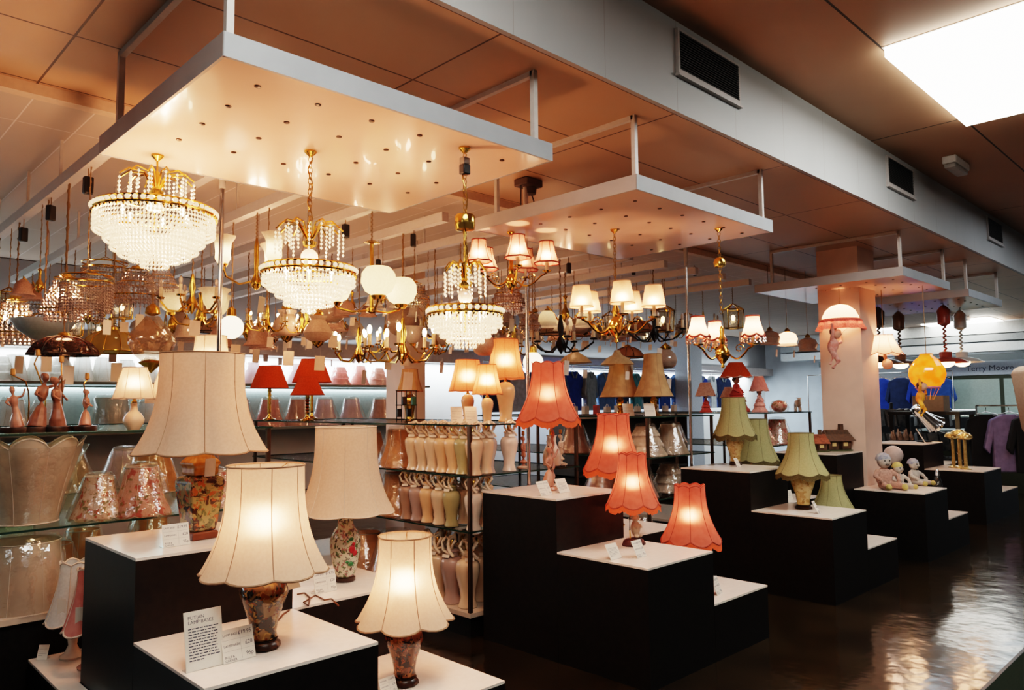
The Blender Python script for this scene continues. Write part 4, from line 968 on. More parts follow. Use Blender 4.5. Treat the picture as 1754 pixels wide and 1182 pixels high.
def f_blue(t):
    q=MB(); q.lathe([(0.0,-0.17),(0.06,-0.155),(0.12,-0.11),(0.15,-0.06),(0.152,-0.055)],24,cap=False); q.build('glass_bowl',shade_mat('blue_grey_glass',(0.36,0.46,0.54),None,0.4,gloss=0.15),t)
    q=MB(); q.lathe([(0.0,-0.20),(0.012,-0.185),(0.01,-0.165)],10); 
    for k in range(3):
        a=2*PI*k/3; q.tube([(0,0,0),(0.15*math.cos(a),0.15*math.sin(a),-0.055)],0.003,4)
    q.build('hanging_wires',BRASS,t); tagpart(t,0.02,0,-0.20,0.05,0.09,0,0.05,CARD,0.04)
proto_single('bowl_blue','glass_bowl_pendant','x','pendant lamp',f_blue)
def crys_small(cm, lit, R=0.13, lev=6, H=0.30):
    def f(t):
        q=MB(); q.lathe([(0.006,-0.03),(0.04,-0.025),(0.03,-0.005),(0.006,0)],12)
        for i in range(3):
            rr=R*(0.45+0.275*i); z=-0.03-H*0.32*i; q.tube([(rr*math.cos(2*PI*k/24),rr*math.sin(2*PI*k/24),z) for k in range(24)],0.004,4,True)
        q.build('brass_rings',GOLD,t); q=MB()
        for i in range(lev):
            s=(i+0.5)/lev; rr=R*(0.40+0.62*min(1,s*1.25)) if s<0.8 else R*0.75; n=int(2*PI*rr/0.026)
            for k in range(n):
                a=2*PI*(k+0.5*(i%2))/n
                for j in range(2): q.octa((rr*math.cos(a),rr*math.sin(a),-0.035-H*0.8*s-0.02*j),0.0085,0.012)
        q.build('crystal_drops',cm,t,smooth=False)
        if lit:
            q=MB()
            for k in range(3): a=2*PI*k/3; q.ell((R*0.4*math.cos(a),R*0.4*math.sin(a),-H*0.4),(0.016,0.016,0.026),8,6)
            q.build('candle_bulbs',BULB,t)
        tagpart(t,0.02,-0.02,-H-0.0,0.05,0.10,0,0.05,CARD,0.05)
    return f
proto_single('crystal_lit','small_crystal_chandelier','x','chandelier',crys_small(CRYP,True))
proto_single('crystal','small_crystal_chandelier','x','chandelier',crys_small(CRYP,False,0.15,6,0.26))
def f_drum(t):
    q=MB(); 
    for z in (-0.05,-0.09): q.tube([(0.16*math.cos(2*PI*k/32),0.16*math.sin(2*PI*k/32),z) for k in range(32)],0.006,5,True)
    for k in range(3): a=2*PI*k/3; q.tube([(0,0,0),(0.16*math.cos(a),0.16*math.sin(a),-0.05)],0.003,4)
    q.build('brass_hoop',GOLD,t); q=MB()
    for k in range(44):
        a=2*PI*k/44
        for j in range(10): q.octa((0.16*math.cos(a),0.16*math.sin(a),-0.105-0.02*j),0.0075,0.0095)
    q.build('bead_curtain',CRYP,t,smooth=False); q=MB()
    for k in range(26):
        a=2*PI*k/26
        for j in range(8): q.octa((0.10*math.cos(a),0.10*math.sin(a),-0.22-0.018*j*1.0),0.0075,0.0095)
    q.build('inner_bead_curtain',CRYP,t,smooth=False); tagpart(t,0.1,-0.12,-0.31,0.05,0.10,0,0.05,CARD,0.04)
proto_single('drum','beaded_drum_chandelier','x','chandelier',f_drum)
def candles(n,lit,R=0.17,gold=BRASS,name='candle_chandelier'):
    def f(t):
        q=MB(); q.lathe([(0.0,-0.24),(0.015,-0.22),(0.035,-0.18),(0.012,-0.13),(0.02,-0.08),(0.008,0)],12); q.build('turned_body',gold,t)
        for k in range(n):
            a=2*PI*k/n; q=MB(); q.tube([(0.02,0,-0.18),(0.07,0,-0.225),(0.13,0,-0.22),(R,0,-0.17),(R,0,-0.15)],0.006,5); q.lathe([(0.02,-0.155),(0.024,-0.145),(0.008,-0.14)],9,(R,0,0)); arm=q.build('arm',gold,t,rot=(0,0,a))
            q=MB(); q.lathe([(0.010,-0.145),(0.010,-0.085)],8,(R,0,0)); q.build('candle_tube',CANDLE,arm)
            q=MB(); q.ell((R,0,-0.062),(0.012,0.012,0.024),8,6); q.build('candle_bulb',BULB if lit else GLGREY,arm)
        tagpart(t,0.0,-0.04,-0.25,0.07,0.09,0,0.1,TAGM,0.03)
    return f
proto_single('candle_lit','candle_chandelier','x','chandelier',candles(5,True)); proto_single('candle','candle_chandelier','x','chandelier',candles(5,False))
proto_single('candle_black','black_iron_chandelier','x','chandelier',candles(5,False,0.2,mat('black_iron',(0.012,0.01,0.01),0.4,0.5)))
def f_lantern(t):
    q=MB()
    for k in range(6):
        a=2*PI*k/6; b=2*PI*(k+1)/6; q.tube([(0.0,0,0),(0.10*math.cos(a),0.10*math.sin(a),-0.06),(0.085*math.cos(a),0.085*math.sin(a),-0.24)],0.006,5)
        for z,r in ((-0.06,0.10),(-0.24,0.085)): q.tube([(r*math.cos(a),r*math.sin(a),z),(r*math.cos(b),r*math.sin(b),z)],0.006,5)
    q.build('brass_frame',BRASS,t); q=MB(); q.lathe([(0.083,-0.24),(0.097,-0.06)],6,cap=False); q.build('lantern_glass',glassy('lantern_glass',(0.9,0.82,0.7),0.2),t)
    q=MB(); q.ell((0,0,-0.14),(0.02,0.02,0.03),8,6); q.build('bulb',BULBS,t); tagpart(t,0.0,-0.08,-0.25,0.07,0.09,0,0.1,TAGM,0.03)
proto_single('lantern','brass_lantern','x','lantern',f_lantern)
def f_jar(t):
    q=MB(); q.lathe([(0.006,-0.06),(0.035,-0.05),(0.03,-0.02),(0.006,0)],12); q.build('brass_cap',BRASS,t)
    q=MB(); q.lathe([(0.03,-0.06),(0.05,-0.09),(0.10,-0.15),(0.105,-0.19),(0.08,-0.24),(0.045,-0.27)],20,cap=False); q.build('glass_jar',glassy('smoke_glass',(0.85,0.72,0.6),0.2,body=(0.5,0.36,0.26),bf=0.35),t)
    q=MB(); q.lathe([(0.045,-0.27),(0.06,-0.28),(0.03,-0.30),(0.0,-0.33)],12,cap=False); q.build('brass_base',BRASS,t); tagpart(t,0.0,-0.04,-0.33,0.07,0.09,0,0.1,TAGM,0.05)
proto_single('jar','glass_jar_lantern','x','lantern',f_jar)
def f_bell(t):
    q=MB(); q.lathe([(0.005,-0.30),(0.025,-0.28),(0.03,-0.25),(0.012,-0.21),(0.014,-0.05),(0.006,0)],12); q.build('turned_body',BRASS,t)
    for k in range(3):
        a=2*PI*k/3; q=MB(); q.tube([(0.02,0,-0.25),(0.09,0,-0.27),(0.16,0,-0.23),(0.18,0,-0.17)],0.006,6); q.lathe([(0.02,-0.175),(0.03,-0.16),(0.012,-0.15)],10,(0.18,0,0)); arm=q.build('arm',BRASS,t,rot=(0,0,a))
        q=MB(); q.lathe([(0.028,-0.155),(0.042,-0.13),(0.040,-0.09),(0.046,-0.04),(0.07,0.0)],24,(0.18,0,0),cap=False,fn=lambda a,i:1+(0.07*math.cos(7*a) if i==4 else 0)); q.build('frosted_bell',shade_mat('frosted_pink_glass',(0.95,0.80,0.70),None,0.6),arm)
        q=MB(); q.ell((0.18,0,-0.095),(0.022,0.022,0.04),8,6); q.build('bulb',BULB,arm)
    tagpart(t,0.0,-0.04,-0.31,0.07,0.09,0,0.1,CARD,0.03)
proto_single('bell_up','frosted_bell_chandelier','x','chandelier',f_bell)
def f_globes(t):
    q=MB(); q.lathe([(0.0,-0.44),(0.03,-0.43),(0.032,-0.41),(0.012,-0.40),(0.011,-0.02),(0.05,-0.015),(0.02,0.0)],14); q.build('brass_stem',BRASS,t)
    for k in range(3):
        a=2*PI*k/3; q=MB(); q.tube([(0.02,0,-0.42),(0.12,0,-0.425),(0.21,0,-0.40),(0.23,0,-0.375)],0.007,6); q.lathe([(0.03,-0.385),(0.045,-0.365),(0.02,-0.355)],12,(0.23,0,0)); arm=q.build('arm',BRASS,t,rot=(0,0,a))
        q=MB(); q.lathe([(0.04,-0.36),(0.075,-0.34),(0.098,-0.29),(0.095,-0.24),(0.07,-0.205),(0.06,-0.20)],20,(0.23,0,0),cap=False); q.build('opal_globe',GLLIT,arm)
        q=MB(); q.ell((0.23,0,-0.28),(0.035,0.035,0.045),8,6); q.build('bulb',BULB,arm)
proto_single('globes_lit','opal_globe_chandelier','x','chandelier',f_globes)
def f_halfmoon(t):
    q=MB(); q.lathe([(0.006,-0.08),(0.035,-0.07),(0.03,-0.02),(0.006,0)],12); q.build('brass_cap',BRASS,t)
    q=MB(); q.ell((0,0,-0.15),0.085,16,10); q.build('opal_globe',OPALGLOW,t); tagpart(t,0.0,-0.08,-0.25,0.07,0.09,0,0.1,TAGM,0.03)
proto_single('globe_lit','opal_globe_pendant','x','pendant lamp',f_halfmoon)
def f_cone(t):
    q=MB(); q.lathe([(0.19,-0.16),(0.12,-0.09),(0.05,-0.05),(0.03,0.0)],24,cap=False); q.build('metal_shade',mat('tan_enamel',(0.42,0.27,0.15),0.35,c2=(0.34,0.21,0.11)),t)
    q=MB(); q.ell((0,0,-0.12),0.03,8,6); q.build('bulb',BULBS,t); tagpart(t,0.05,-0.1,-0.2,0.07,0.09,0,0.1,TAGM,0.04)
proto_single('cone','metal_cone_pendant','x','pendant lamp',f_cone)
proto_names={'tulip_tan':'brass chandelier with smoky tan glass shades','tulip_grey':'brass chandelier with grey glass bell shades','tulip_rose':'brass chandelier with rose glass shades','tulip_up':'brass chandelier with upturned grey glass','tulip_lit':'lit brass chandelier with upturned opal glass','tulip_litdown':'lit brass chandelier with downturned opal shades',
 'globe':'unlit tan glass globe pendant','onion':'unlit onion shaped tan glass pendant','dome_amber':'olive amber leaded dome pendant','dome_dark':'dark brown petal edged dome pendant','dome_tan':'tan ribbed cloth dome pendant','dome_rose':'rose amber leaded dome pendant','bowl_blue':'blue grey glass bowl pendant','crystal_lit':'small lit bell shaped crystal chandelier','crystal':'small unlit crystal chandelier',
 'drum':'beaded glass drum chandelier','candle_lit':'lit brass candle bulb chandelier','candle':'unlit brass candle chandelier','candle_black':'black iron candle chandelier','lantern':'six sided brass lantern','jar':'smoked glass jar lantern','bell_up':'brass chandelier with glowing frosted bell glasses','globes_lit':'brass chandelier with three glowing opal globes','globe_lit':'glowing opal globe pendant','cone':'wide tan metal cone pendant'}
SET=[]; used=set()
HANG=[]      # (key, x, y, z of the top, scale, rotation)
def hang_px(key,u,v,k,s=1.0,rz=0.0):
    p=on_x(u,v,RAILX[k]); HANG.append((key,RAILX[k],p.y,p.z,s,rz,k))
# stock that can be told apart in the photo: pixel of the lamp's top, and the rail it hangs from
for a in (('crystal_lit',112,468,0,1.0,0),('crystal_lit',28,505,0,1.25,0.4),('crystal',55,500,1,1.2,0),('drum',181,440,0,1.0,0.2),('drum',150,462,0,0.8,0),
          ('bowl_blue',76,530,0,1.2,0),('dome_dark',110,568,0,1.0,0.2),('dome_amber',193,558,0,1.25,0),('dome_amber',18,560,0,1.1,0),
          ('crystal',235,455,1,1.1,0),('jar',262,520,1,1.4,0),('tulip_tan',297,518,1,1.2,0.4),('tulip_lit',345,500,2,1.25,0.3),('candle',330,470,2,1.0,0.2),('lantern',210,500,1,0.8,0),
          ('bell_up',440,408,2,1.2,0.62),('globes_lit',637,412,3,1.15,0.1),('globe',350,498,2,0.9,0),
          ('onion',492,518,3,1.3,0),('onion',545,528,3,1.2,0),('globe_lit',397,525,2,1.0,0),
          ('globe',568,500,4,1.2,0),('candle_lit',690,545,4,1.5,0.2),('candle_lit',615,560,5,1.5,0.6),('candle_lit',660,556,5,1.3,0.1),
          ('globe',690,510,4,1.5,0),('dome_rose',648,555,4,1.2,0),('tulip_grey',585,528,3,1.3,0.5),('tulip_rose',425,528,2,1.3,0.2),('tulip_tan',515,533,3,1.2,0.9),
          ('globe_lit',913,590,5,1.0,0),('candle_black',960,540,6,1.5,0.3),('candle_black',1120,530,8,1.4,0.1),
          ('lantern',1135,520,8,1.25,0.2),('jar',1303,530,10,1.3,0),('lantern',1255,520,9,1.2,0),('cone',1057,600,7,0.85,0),('cone',985,597,6,0.9,0),
          ('dome_rose',1075,590,8,1.1,0),('globe',1140,588,8,1.2,0),('crystal',870,480,5,1.1,0),('tulip_litdown',968,505,6,1.3,0.5),('globe',830,560,5,1.0,0),('candle',880,560,5,1.2,0.4),
          ('tulip_up',745,560,4,1.1,0.2),('dome_tan',1340,590,10,0.9,0)):
    hang_px(*a)
DIM={'tulip':(0.24,0.30),'globe':(0.10,0.26),'onion':(0.09,0.26),'dome':(0.17,0.18),'bowl':(0.15,0.2),'crystal':(0.14,0.32),'drum':(0.16,0.40),'candle':(0.18,0.25),'lantern':(0.10,0.25),'jar':(0.105,0.33),'bell':(0.24,0.31),'globes':(0.33,0.45),'cone':(0.19,0.17)}
def dim(key,s):
    r,h=DIM[key if key=='globes' else key.split('_')[0]] if not key.startswith('globes') else DIM['globes']; return r*s,h*s
def clash(a,b):
    ra,ha=dim(a[0],a[4]); rb,hb=dim(b[0],b[4])
    return math.hypot(a[1]-b[1],a[2]-b[2])<(ra+rb)*0.97 and a[3]-ha<b[3]+0.02 and b[3]-hb<a[3]+0.02
NAMED=HANG[:]; HANG.clear()
for a in NAMED:
    u0=None; done=False
    for sc_ in (1.0,0.85,0.72):
        for dk in (0,1,-1,2,-2,3):
            k=a[6]+dk
            if k<0 or k>12: continue
            f=RAILX[k]/RAILX[a[6]]; c=(a[0],RAILX[k],a[2]*f,EYE.z+(a[3]-EYE.z)*f,a[4]*sc_,a[5],k)
            if c[2]<4.25 or c[2]>9.0 or c[3]>2.85 or (4.9<c[1]<6.0 and 7.0<c[2]<7.9): continue
            if not any(clash(c,b) for b in HANG): HANG.append(c); done=True; break
        if done: break
rnd=random.Random(21)
fill=['tulip_tan','tulip_grey','tulip_tan','globe','onion','tulip_rose','candle','dome_tan','tulip_up','jar','crystal','lantern','dome_rose','tulip_grey','candle','candle_lit']
for k in range(0,13):
    y=4.45+0.12*(k%3)
    while y<8.4:
        if (abs(RAILX[k]-5.45)>0.5 or y<6.8):
            key=rnd.choice(fill)
            for tr_ in range(4):
                c=(key,RAILX[k],y,0.0 if rnd.random()<0.55 else 2.62-0.3*rnd.random(),(0.75+0.35*rnd.random())*(1-0.12*tr_),rnd.random()*2,k)
                zmn=1.6+0.0676*(FWD.x*c[1]+FWD.y*c[2])+dim(c[0],c[4])[1]+0.14*c[4]; c=c[:3]+(min(2.84,max(c[3],zmn+0.06*rnd.random())),)+c[4:]
                if not any(clash(c,b) for b in HANG): HANG.append(c); break
                key=rnd.choice(fill)
        y+=0.36+0.10*rnd.random()
HANG.sort(key=lambda h:(h[6],h[2]))
cnt={}
for (key,x,y,z,s,rz,k) in HANG:
    c=cnt.get((k,key),0)+1; cnt[(k,key)]=c
tot=dict(cnt); cnt={}
for (key,x,y,z,s,rz,k) in HANG:
    c=cnt.get((k,key),0)+1; cnt[(k,key)]=c
    lb=proto_names[key]+(' on the %s hanging rail' % ORD[k])
    if tot[(k,key)]>1: lb+=', %s from the front' % ORD[c-1]
    P=PROTO[key]
    if key not in used: o=P; o['label']=lb; used.add(key); o.location=(x,y,z); o.rotation_euler=(0,0,rz); o.scale=(s,s,s)
    else: o=dup(P,(x,y,z),rz,lb,None,s)
    o['group']='hanging stock lamps on the rails'
    for ch in o.children:
        if ch.name.split('.')[0]=='chain': ch.scale=(1,1,max(0.02,(ZR-z-0.001)/s))
    if key in ('crystal_lit','bell_up','globes_lit','tulip_lit','tulip_litdown','candle_lit'):
        light('POINT',(x,y,z-(0.30 if key=='globes_lit' else 0.14)*s),8.0 if key in('globes_lit','bell_up') else 8.0,WARM,None,0.06,name='stock_light')
for k,P in list(PROTO.items()):
    if k not in used:
        for c in list(P.children):
            for g in list(c.children):
                for h in list(g.children): bpy.data.objects.remove(h)
                bpy.data.objects.remove(g)
            bpy.data.objects.remove(c)
        bpy.data.objects.remove(P)
# black transformer plugs and brass hooks dangling from the rails
plug=None; pi=0
for (u,v,k) in ((592,396,3),(151,318,0),(1190,465,11),(648,455,4),(708,412,4),(974,460,7),(87,365,0),(1085,463,9),(40,402,0)):
    p=on_x(u,v,RAILX[k]); pi+=1
    lb='black plug box dangling on its flex from the %s hanging rail'%ORD[k]
    if sum(1 for a in ((592,396,3),(151,318,0),(1190,465,11),(648,455,4),(708,412,4),(974,460,7),(87,365,0),(1085,463,9),(40,402,0)) if a[2]==k)>1: lb+=', %s'%{592:'',151:'farthest right',87:'in the middle',40:'farthest left',648:'lower',708:'upper'}.get(u,'')
    if plug is None:
        t=thing('plug_box',lb,'plug',tuple(p),0,'black plug boxes on flexes'); plug=t
        MB().box(-0.025,0.025,-0.02,0.02,-0.05,0.05).build('plug_body',BLACKPL,t,bevel=0.008); q=MB(); q.tube([(0,0,0.05),(0,0,1.05)],0.003,5); q.build('flex',FLEX,t,(0,0,0))
    else: t=dup(plug,tuple(p),rnd.random(),lb)
    for ch in t.children:
        if ch.name.split('.')[0]=='flex': ch.scale=(1,1,max(0.02,ZR-p.z-0.05)); ch.location=(0,0,0.05-0.05*ch.scale[2])

# ------------------------------------------------------------------ third and fourth panels
# parachute pendant (plain round canopy with a small hanging doll)
def figure_doll(t, z, cl, skin, s=1.0, tilt=0.0):
    q=MB(); q.ell((0,0,z),(0.05*s,0.045*s,0.075*s),12,9)
    for sd in(-1,1):
        q.tube([(sd*0.02*s,0,z-0.05*s),(sd*0.05*s,-0.05*s,z-0.13*s),(sd*0.03*s,-0.02*s,z-0.21*s)],[0.026*s,0.022*s,0.018*s],8)
        q.tube([(sd*0.04*s,0,z+0.045*s),(sd*0.09*s,-0.02*s,z+0.09*s),(sd*0.10*s,0,z+0.17*s)],[0.018*s,0.016*s,0.013*s],8)
    remesh(q.build('doll_body',cl,t,rot=(0,tilt,0)),0.007*s)
    q=MB(); q.ell((0,-0.01,z+0.125*s),(0.045*s,0.045*s,0.05*s),12,9); q.ell((0,-0.055*s,z+0.12*s),0.009*s,6,5); h=q.build('doll_head',skin,t,rot=(0,tilt,0))
    q=MB(); q.ell((0,0.01,z+0.145*s),(0.05*s,0.046*s,0.04*s),12,8); q.build('doll_hair',BRN,h)
SKIN=mat('doll_skin',(0.70,0.42,0.30),0.6); PKC=mat('pink_doll_cloth',(0.62,0.20,0.16),0.7,c2=(0.72,0.42,0.36),scale=20); ORC=mat('orange_doll_cloth',(0.85,0.22,0.02),0.6,c2=(0.9,0.45,0.05),scale=12)

def pend(name,label,u,v0,v1,cat='pendant lamp',grp=None):
    """hook at pixel row v0 on the panel underside, lamp top at pixel row v1 straight below it"""
    h=on_z(u,v0,ZP); sc_=math.hypot(h.x,h.y); d=ray(u,v1); z=EYE.z+d.z*(sc_/math.hypot(d.x,d.y))
    t=thing(name,label,cat,(h.x,h.y,z),0,grp)
    q=MB(); q.tube([(0,0,0),(0,0,ZP-z-0.001)],0.004,5); q.build('flex',FLEX,t)
    return t
t=pend('parachute_pendant','pink frilled white parachute pendant with a hanging doll before the column',1437,494,531)
q=MB(); q.lathe([(0.02,0.06),(0.09,0.045),(0.155,-0.01),(0.19,-0.08),(0.20,-0.135)],24,cap=False); c=q.build('parachute_canopy',shade_mat('white_parachute',(0.95,0.82,0.72),None,0.6),t)
q=MB(); q.lathe([(0.197,-0.105),(0.225,-0.13),(0.215,-0.17),(0.25,-0.225)],72,cap=False,fn=lambda a,i:1+0.10*math.sin(12*a)*(i>1)+0.04*math.sin(12*a+1)*(i==1)); q.build('pink_frill',shade_mat('pink_frill',(0.80,0.28,0.24),(0.65,0.18,0.16),0.4),c)
figure_doll(t,-0.47,PKC,SKIN,1.25,0.5); q=MB()
for a in (0.3,2.4,4.5): q.tube([(0.18*math.cos(a),0.18*math.sin(a),-0.14),(0.02,0,-0.26)],0.0025,4)
q.build('parachute_strings',PKC,t); light('POINT',(0,0,-0.06),14,WARM,t,0.03)
t=pend('bell_pendant','lit white pleated bell pendant just right of the white column',1509,497,573)
shade(t,0.20,0.10,0.20,IVORYSH,mat('pink_braid',(0.6,0.25,0.2),0.7),n=8,notch=0.04,sb=0.025,p=1.5,z=-0.21)
q=MB(); q.ell((0.03,-0.02,-0.34),0.06,12,8); q.tube([(0,0,-0.2),(0.05,0,-0.3)],0.02,8); q.build('hanging_ornament',SKIN,t); light('POINT',(0,0,-0.12),12,WARM,t,0.03)
t=pend('balloon_pendant','lit orange balloon pendant with a doll in orange clothes below it',1580,489,606)
q=MB(); q.lathe([(0.06,0.0),(0.07,-0.03),(0.12,-0.07),(0.175,-0.16),(0.185,-0.23),(0.16,-0.31),(0.11,-0.37)],32,cap=False,fn=lambda a,i:1+0.03*math.cos(8*a)); q.build('balloon',shade_mat('amber_balloon',(0.80,0.27,0.02),(0.72,0.40,0.05),0.5,scale=9,gloss=0.1),t)
q=MB(); q.tube([(0.115*math.cos(2*PI*k/20),0.115*math.sin(2*PI*k/20),-0.37) for k in range(20)],0.012,6,True); q.build('balloon_rim',mat('mauve_rim',(0.42,0.20,0.35),0.5),t)
q=MB()
for k in range(6): a=2*PI*k/6; q.tube([(0.11*math.cos(a),0.11*math.sin(a),-0.38),(0.05*math.cos(a),0.05*math.sin(a),-0.5)],0.003,4)
q.build('balloon_strings',ORC,t); figure_doll(t,-0.54,ORC,SKIN,1.0,0.5); light('POINT',(0,0,-0.2),4,WARM,t,0.04)
for (u,v0,v1,nm,cc,grp) in ((1503,522,607,'dark brown',(0.05,0.03,0.025),0),(1538,530,610,'brown',(0.14,0.08,0.05),0),(1615,519,606,'brick red',(0.30,0.05,0.03),0),(1643,528,606,'off white',(0.50,0.46,0.42),0)):
    t=pend('rise_and_fall_pendant','%s enamel rise and fall pendant under the farthest panel' % nm,u,v0,v1,grp='rise and fall pendants')
    mm=mat(nm.replace(' ','_')+'_enamel',cc,0.3)
    q=MB(); q.lathe([(0.27,-0.12),(0.20,-0.08),(0.11,-0.055),(0.07,-0.05),(0.075,0.02),(0.05,0.025)],28,cap=False); q.build('metal_shade',mm,t)
    zt=ZP-t.location.z; q=MB(); q.tube([(0.015*math.cos(i*1.0),0.015*math.sin(i*1.0),0.02+(zt-0.30)*i/40) for i in range(41)],0.012,6); q.build('coiled_flex',mm,t)
    q=MB(); q.lathe([(0.03,zt-0.30),(0.075,zt-0.27),(0.08,zt-0.10),(0.05,zt-0.06),(0.02,zt-0.03)],14); q.build('balance_weight',mm,t)
    q=MB(); q.ell((0,0,-0.12),(0.10,0.10,0.06),14,8); q.build('bulb',BULBS,t); light('POINT',(0,0,-0.2),6,WARM,t,0.06)

for (u,v,x,kind,lb) in ((1348,562,9.2,'lit','glowing frilled glass globe hanging left of the white column'),(1383,572,9.6,'tan','tan glass pendant hanging close to the white column'),(1318,560,8.9,'tan','tan glass pendant hanging farther left of the white column')):
    p=on_x(u,v,x); t=thing('glass_pendant',lb,'pendant lamp',tuple(p),0.2,'pendants beside the white column')
    q=MB(); q.tube([(0,0,0),(0,0,ZC-p.z-0.001 if p.y<4.5 else ZC-0.061-p.z)],0.004,5); q.build('flex',FLEX,t)
    q=MB(); q.lathe([(0.006,-0.05),(0.035,-0.045),(0.03,-0.02),(0.006,0)],12); q.build('brass_cap',BRASS,t)
    q=MB(); q.lathe([(0.035,-0.05),(0.10,-0.08),(0.125,-0.14),(0.105,-0.20),(0.12,-0.225)],24,cap=False,fn=lambda a,i:1+0.06*math.sin(8*a)*(i==4)); q.build('glass_shade',GLLIT if kind=='lit' else GLTAN,t); tagpart(t,0.0,-0.08,-0.24,0.08,0.09,0,0.1,TAGM,0.05)
    if kind=='lit': light('POINT',(0,0,-0.14),6,WARM,t,0.03)
# ------------------------------------------------------------------ glass shelving units
RACK = mat('bronze_rack', (0.10,0.06,0.04), 0.35, 0.6)
DECK = mat('shelf_deck_cream', (0.62,0.50,0.40), 0.5)
def shelving(label, x0,x1,y0,y1, zs, deck=0.17, glass=GLASSSH):
    t=thing('glass_shelf_unit',label,'shelf unit',(x0,y0,0),group='glass shelf units')
    w=x1-x0; d=y1-y0
    for (xx,yy) in ((0.02,0.02),(w-0.02,0.02),(0.02,d-0.02),(w-0.02,d-0.02),(0.02,d/2),(w-0.02,d/2)):
        MB().box(xx-0.012,xx+0.012,yy-0.012,yy+0.012,deck,max(zs)-0.012).build('upright',RACK,t,smooth=False)
    MB().box(0.03,w-0.03,0.03,d-0.03,0,deck-0.03).build('plinth_base',BLACKLAM,t,smooth=False)
    MB().box(0,w,0,d,deck-0.03,deck).build('base_deck',DECK,t,smooth=False)
    for z in zs:
        o=MB().box(0.003,w-0.003,0.003,d-0.003,z-0.010,z).build('glass_shelf',glass,t,smooth=False)
        q=MB(); q.box(0,w,0,0.003,z-0.011,z+0.0); q.box(0,0.003,0.003,d,z-0.011,z); q.box(w-0.003,w,0.003,d,z-0.011,z); q.box(0.003,w-0.003,d-0.003,d,z-0.011,z); q.build('shelf_edge',GLASSEDGE,o,smooth=False)
    return t
DG=glassy('smoked_shelf_glass',(0.55,0.50,0.44),0.12)
shelving('glass shelf unit behind the nearest plinths, holding figurines and wrapped shades',0.10,2.25,4.48,6.6,[0.985,1.47],0.555)
shelving('glass shelf unit stacked with pale ginger jar lamp bases',3.45,4.62,3.97,7.3,[0.72,1.10,1.455],0.17,DG)
shelving('glass shelf unit behind the green lamps with wrapped shades and tan lamps',5.62,6.75,4.02,6.8,[0.72,1.10,1.47],0.17,DG)
shelving('glass shelf unit left of the white column with novelty lamps on top',7.85,9.0,4.02,6.4,[0.72,1.10,1.47],0.17,DG)
t=thing('wall_shelf','long upper wall shelf of plastic wrapped shades on the back wall','shelf',(0,9.2,1.885),group='back wall shelves')
MB().box(-2,7.2,0,0.54,-0.03,0).build('shelf_board',mat('grey_green_shelf',(0.16,0.20,0.19),0.4),t,smooth=False)
t=thing('wall_shelf','long lower wall shelf of lampshades on the back wall','shelf',(0,9.0,1.33),group='back wall shelves')
MB().box(-2,7.2,0,0.74,-0.03,0).build('shelf_board',MATS['grey_green_shelf'],t,smooth=False)
slab('trim_4',-2,7.2,9.70,9.749,1.37,1.85,mat('grey_green_panel',(0.30,0.36,0.34),0.6))['label']='grey green back panel between the two wall shelves'

# ------------------------------------------------------------------ ginger jar lamp bases
WH=mat('white_flex',(0.82,0.68,0.54),0.5)
def jar_proto(z=-40):
    t=thing('jar_lamp_base','x','lamp base',(0,0,z))
    q=MB(); q.lathe([(0.050,0),(0.054,0.004),(0.049,0.02),(0.040,0.05),(0.046,0.10),(0.061,0.16),(0.067,0.20),(0.066,0.225),(0.056,0.245),(0.038,0.255)],20,fn=lambda a,i:1+0.02*math.cos(8*a)); q.build('jar_body',mat('glaze_cream',(0.80,0.60,0.42),0.12,c2=(0.74,0.54,0.37),coat=0.4,scale=9),t)
    q=MB(); q.lathe([(0.033,0.2555),(0.036,0.262),(0.034,0.278),(0.042,0.284),(0.030,0.297),(0.012,0.303)],18); q.build('jar_lid',MATS['glaze_cream'],t)
    q=MB(); q.lathe([(0.010,0.303),(0.016,0.306),(0.015,0.34),(0.010,0.347)],12); q.build('lamp_holder',GOLD,t)
    q=MB(); q.tube([(0.0,-0.012,0.285),(0.025,-0.03,0.31),(0.04,-0.02,0.35),(0.02,0.0,0.372),(-0.012,-0.008,0.36),(-0.006,-0.03,0.32),(0.02,-0.05,0.29),(0.045,-0.045,0.262)],0.0085,6); q.tube([(0.004,-0.016,0.29),(0.03,-0.036,0.315),(0.048,-0.028,0.345),(0.03,-0.01,0.365),(0.0,-0.01,0.35)],0.0085,6); q.tube([(0.01,-0.03,0.27),(-0.03,-0.045,0.29),(-0.05,-0.03,0.33),(-0.03,-0.015,0.36),(0.0,-0.02,0.34)],0.008,6); q.build('coiled_flex',WH,t)
    q=MB(); q.cb((0.0,-0.056,0.262),(0.05,0.004,0.018),rx=-0.5); q.build('price_tag',CARD,t,smooth=False)
    return t
JP=jar_proto(); jfirst=True
GL={}
for nm,c in (('cream',(0.80,0.60,0.42)),('peach',(0.82,0.52,0.30)),('taupe',(0.42,0.27,0.20)),('sage',(0.42,0.38,0.20)),('white',(0.82,0.70,0.60)),('blue_grey',(0.52,0.50,0.48)),('mauve',(0.46,0.33,0.30)),('amber',(0.72,0.45,0.16))):
    GL[nm]=mat('glaze_'+nm,c,0.12,c2=tuple(x*0.9 for x in c),coat=0.4,scale=9)
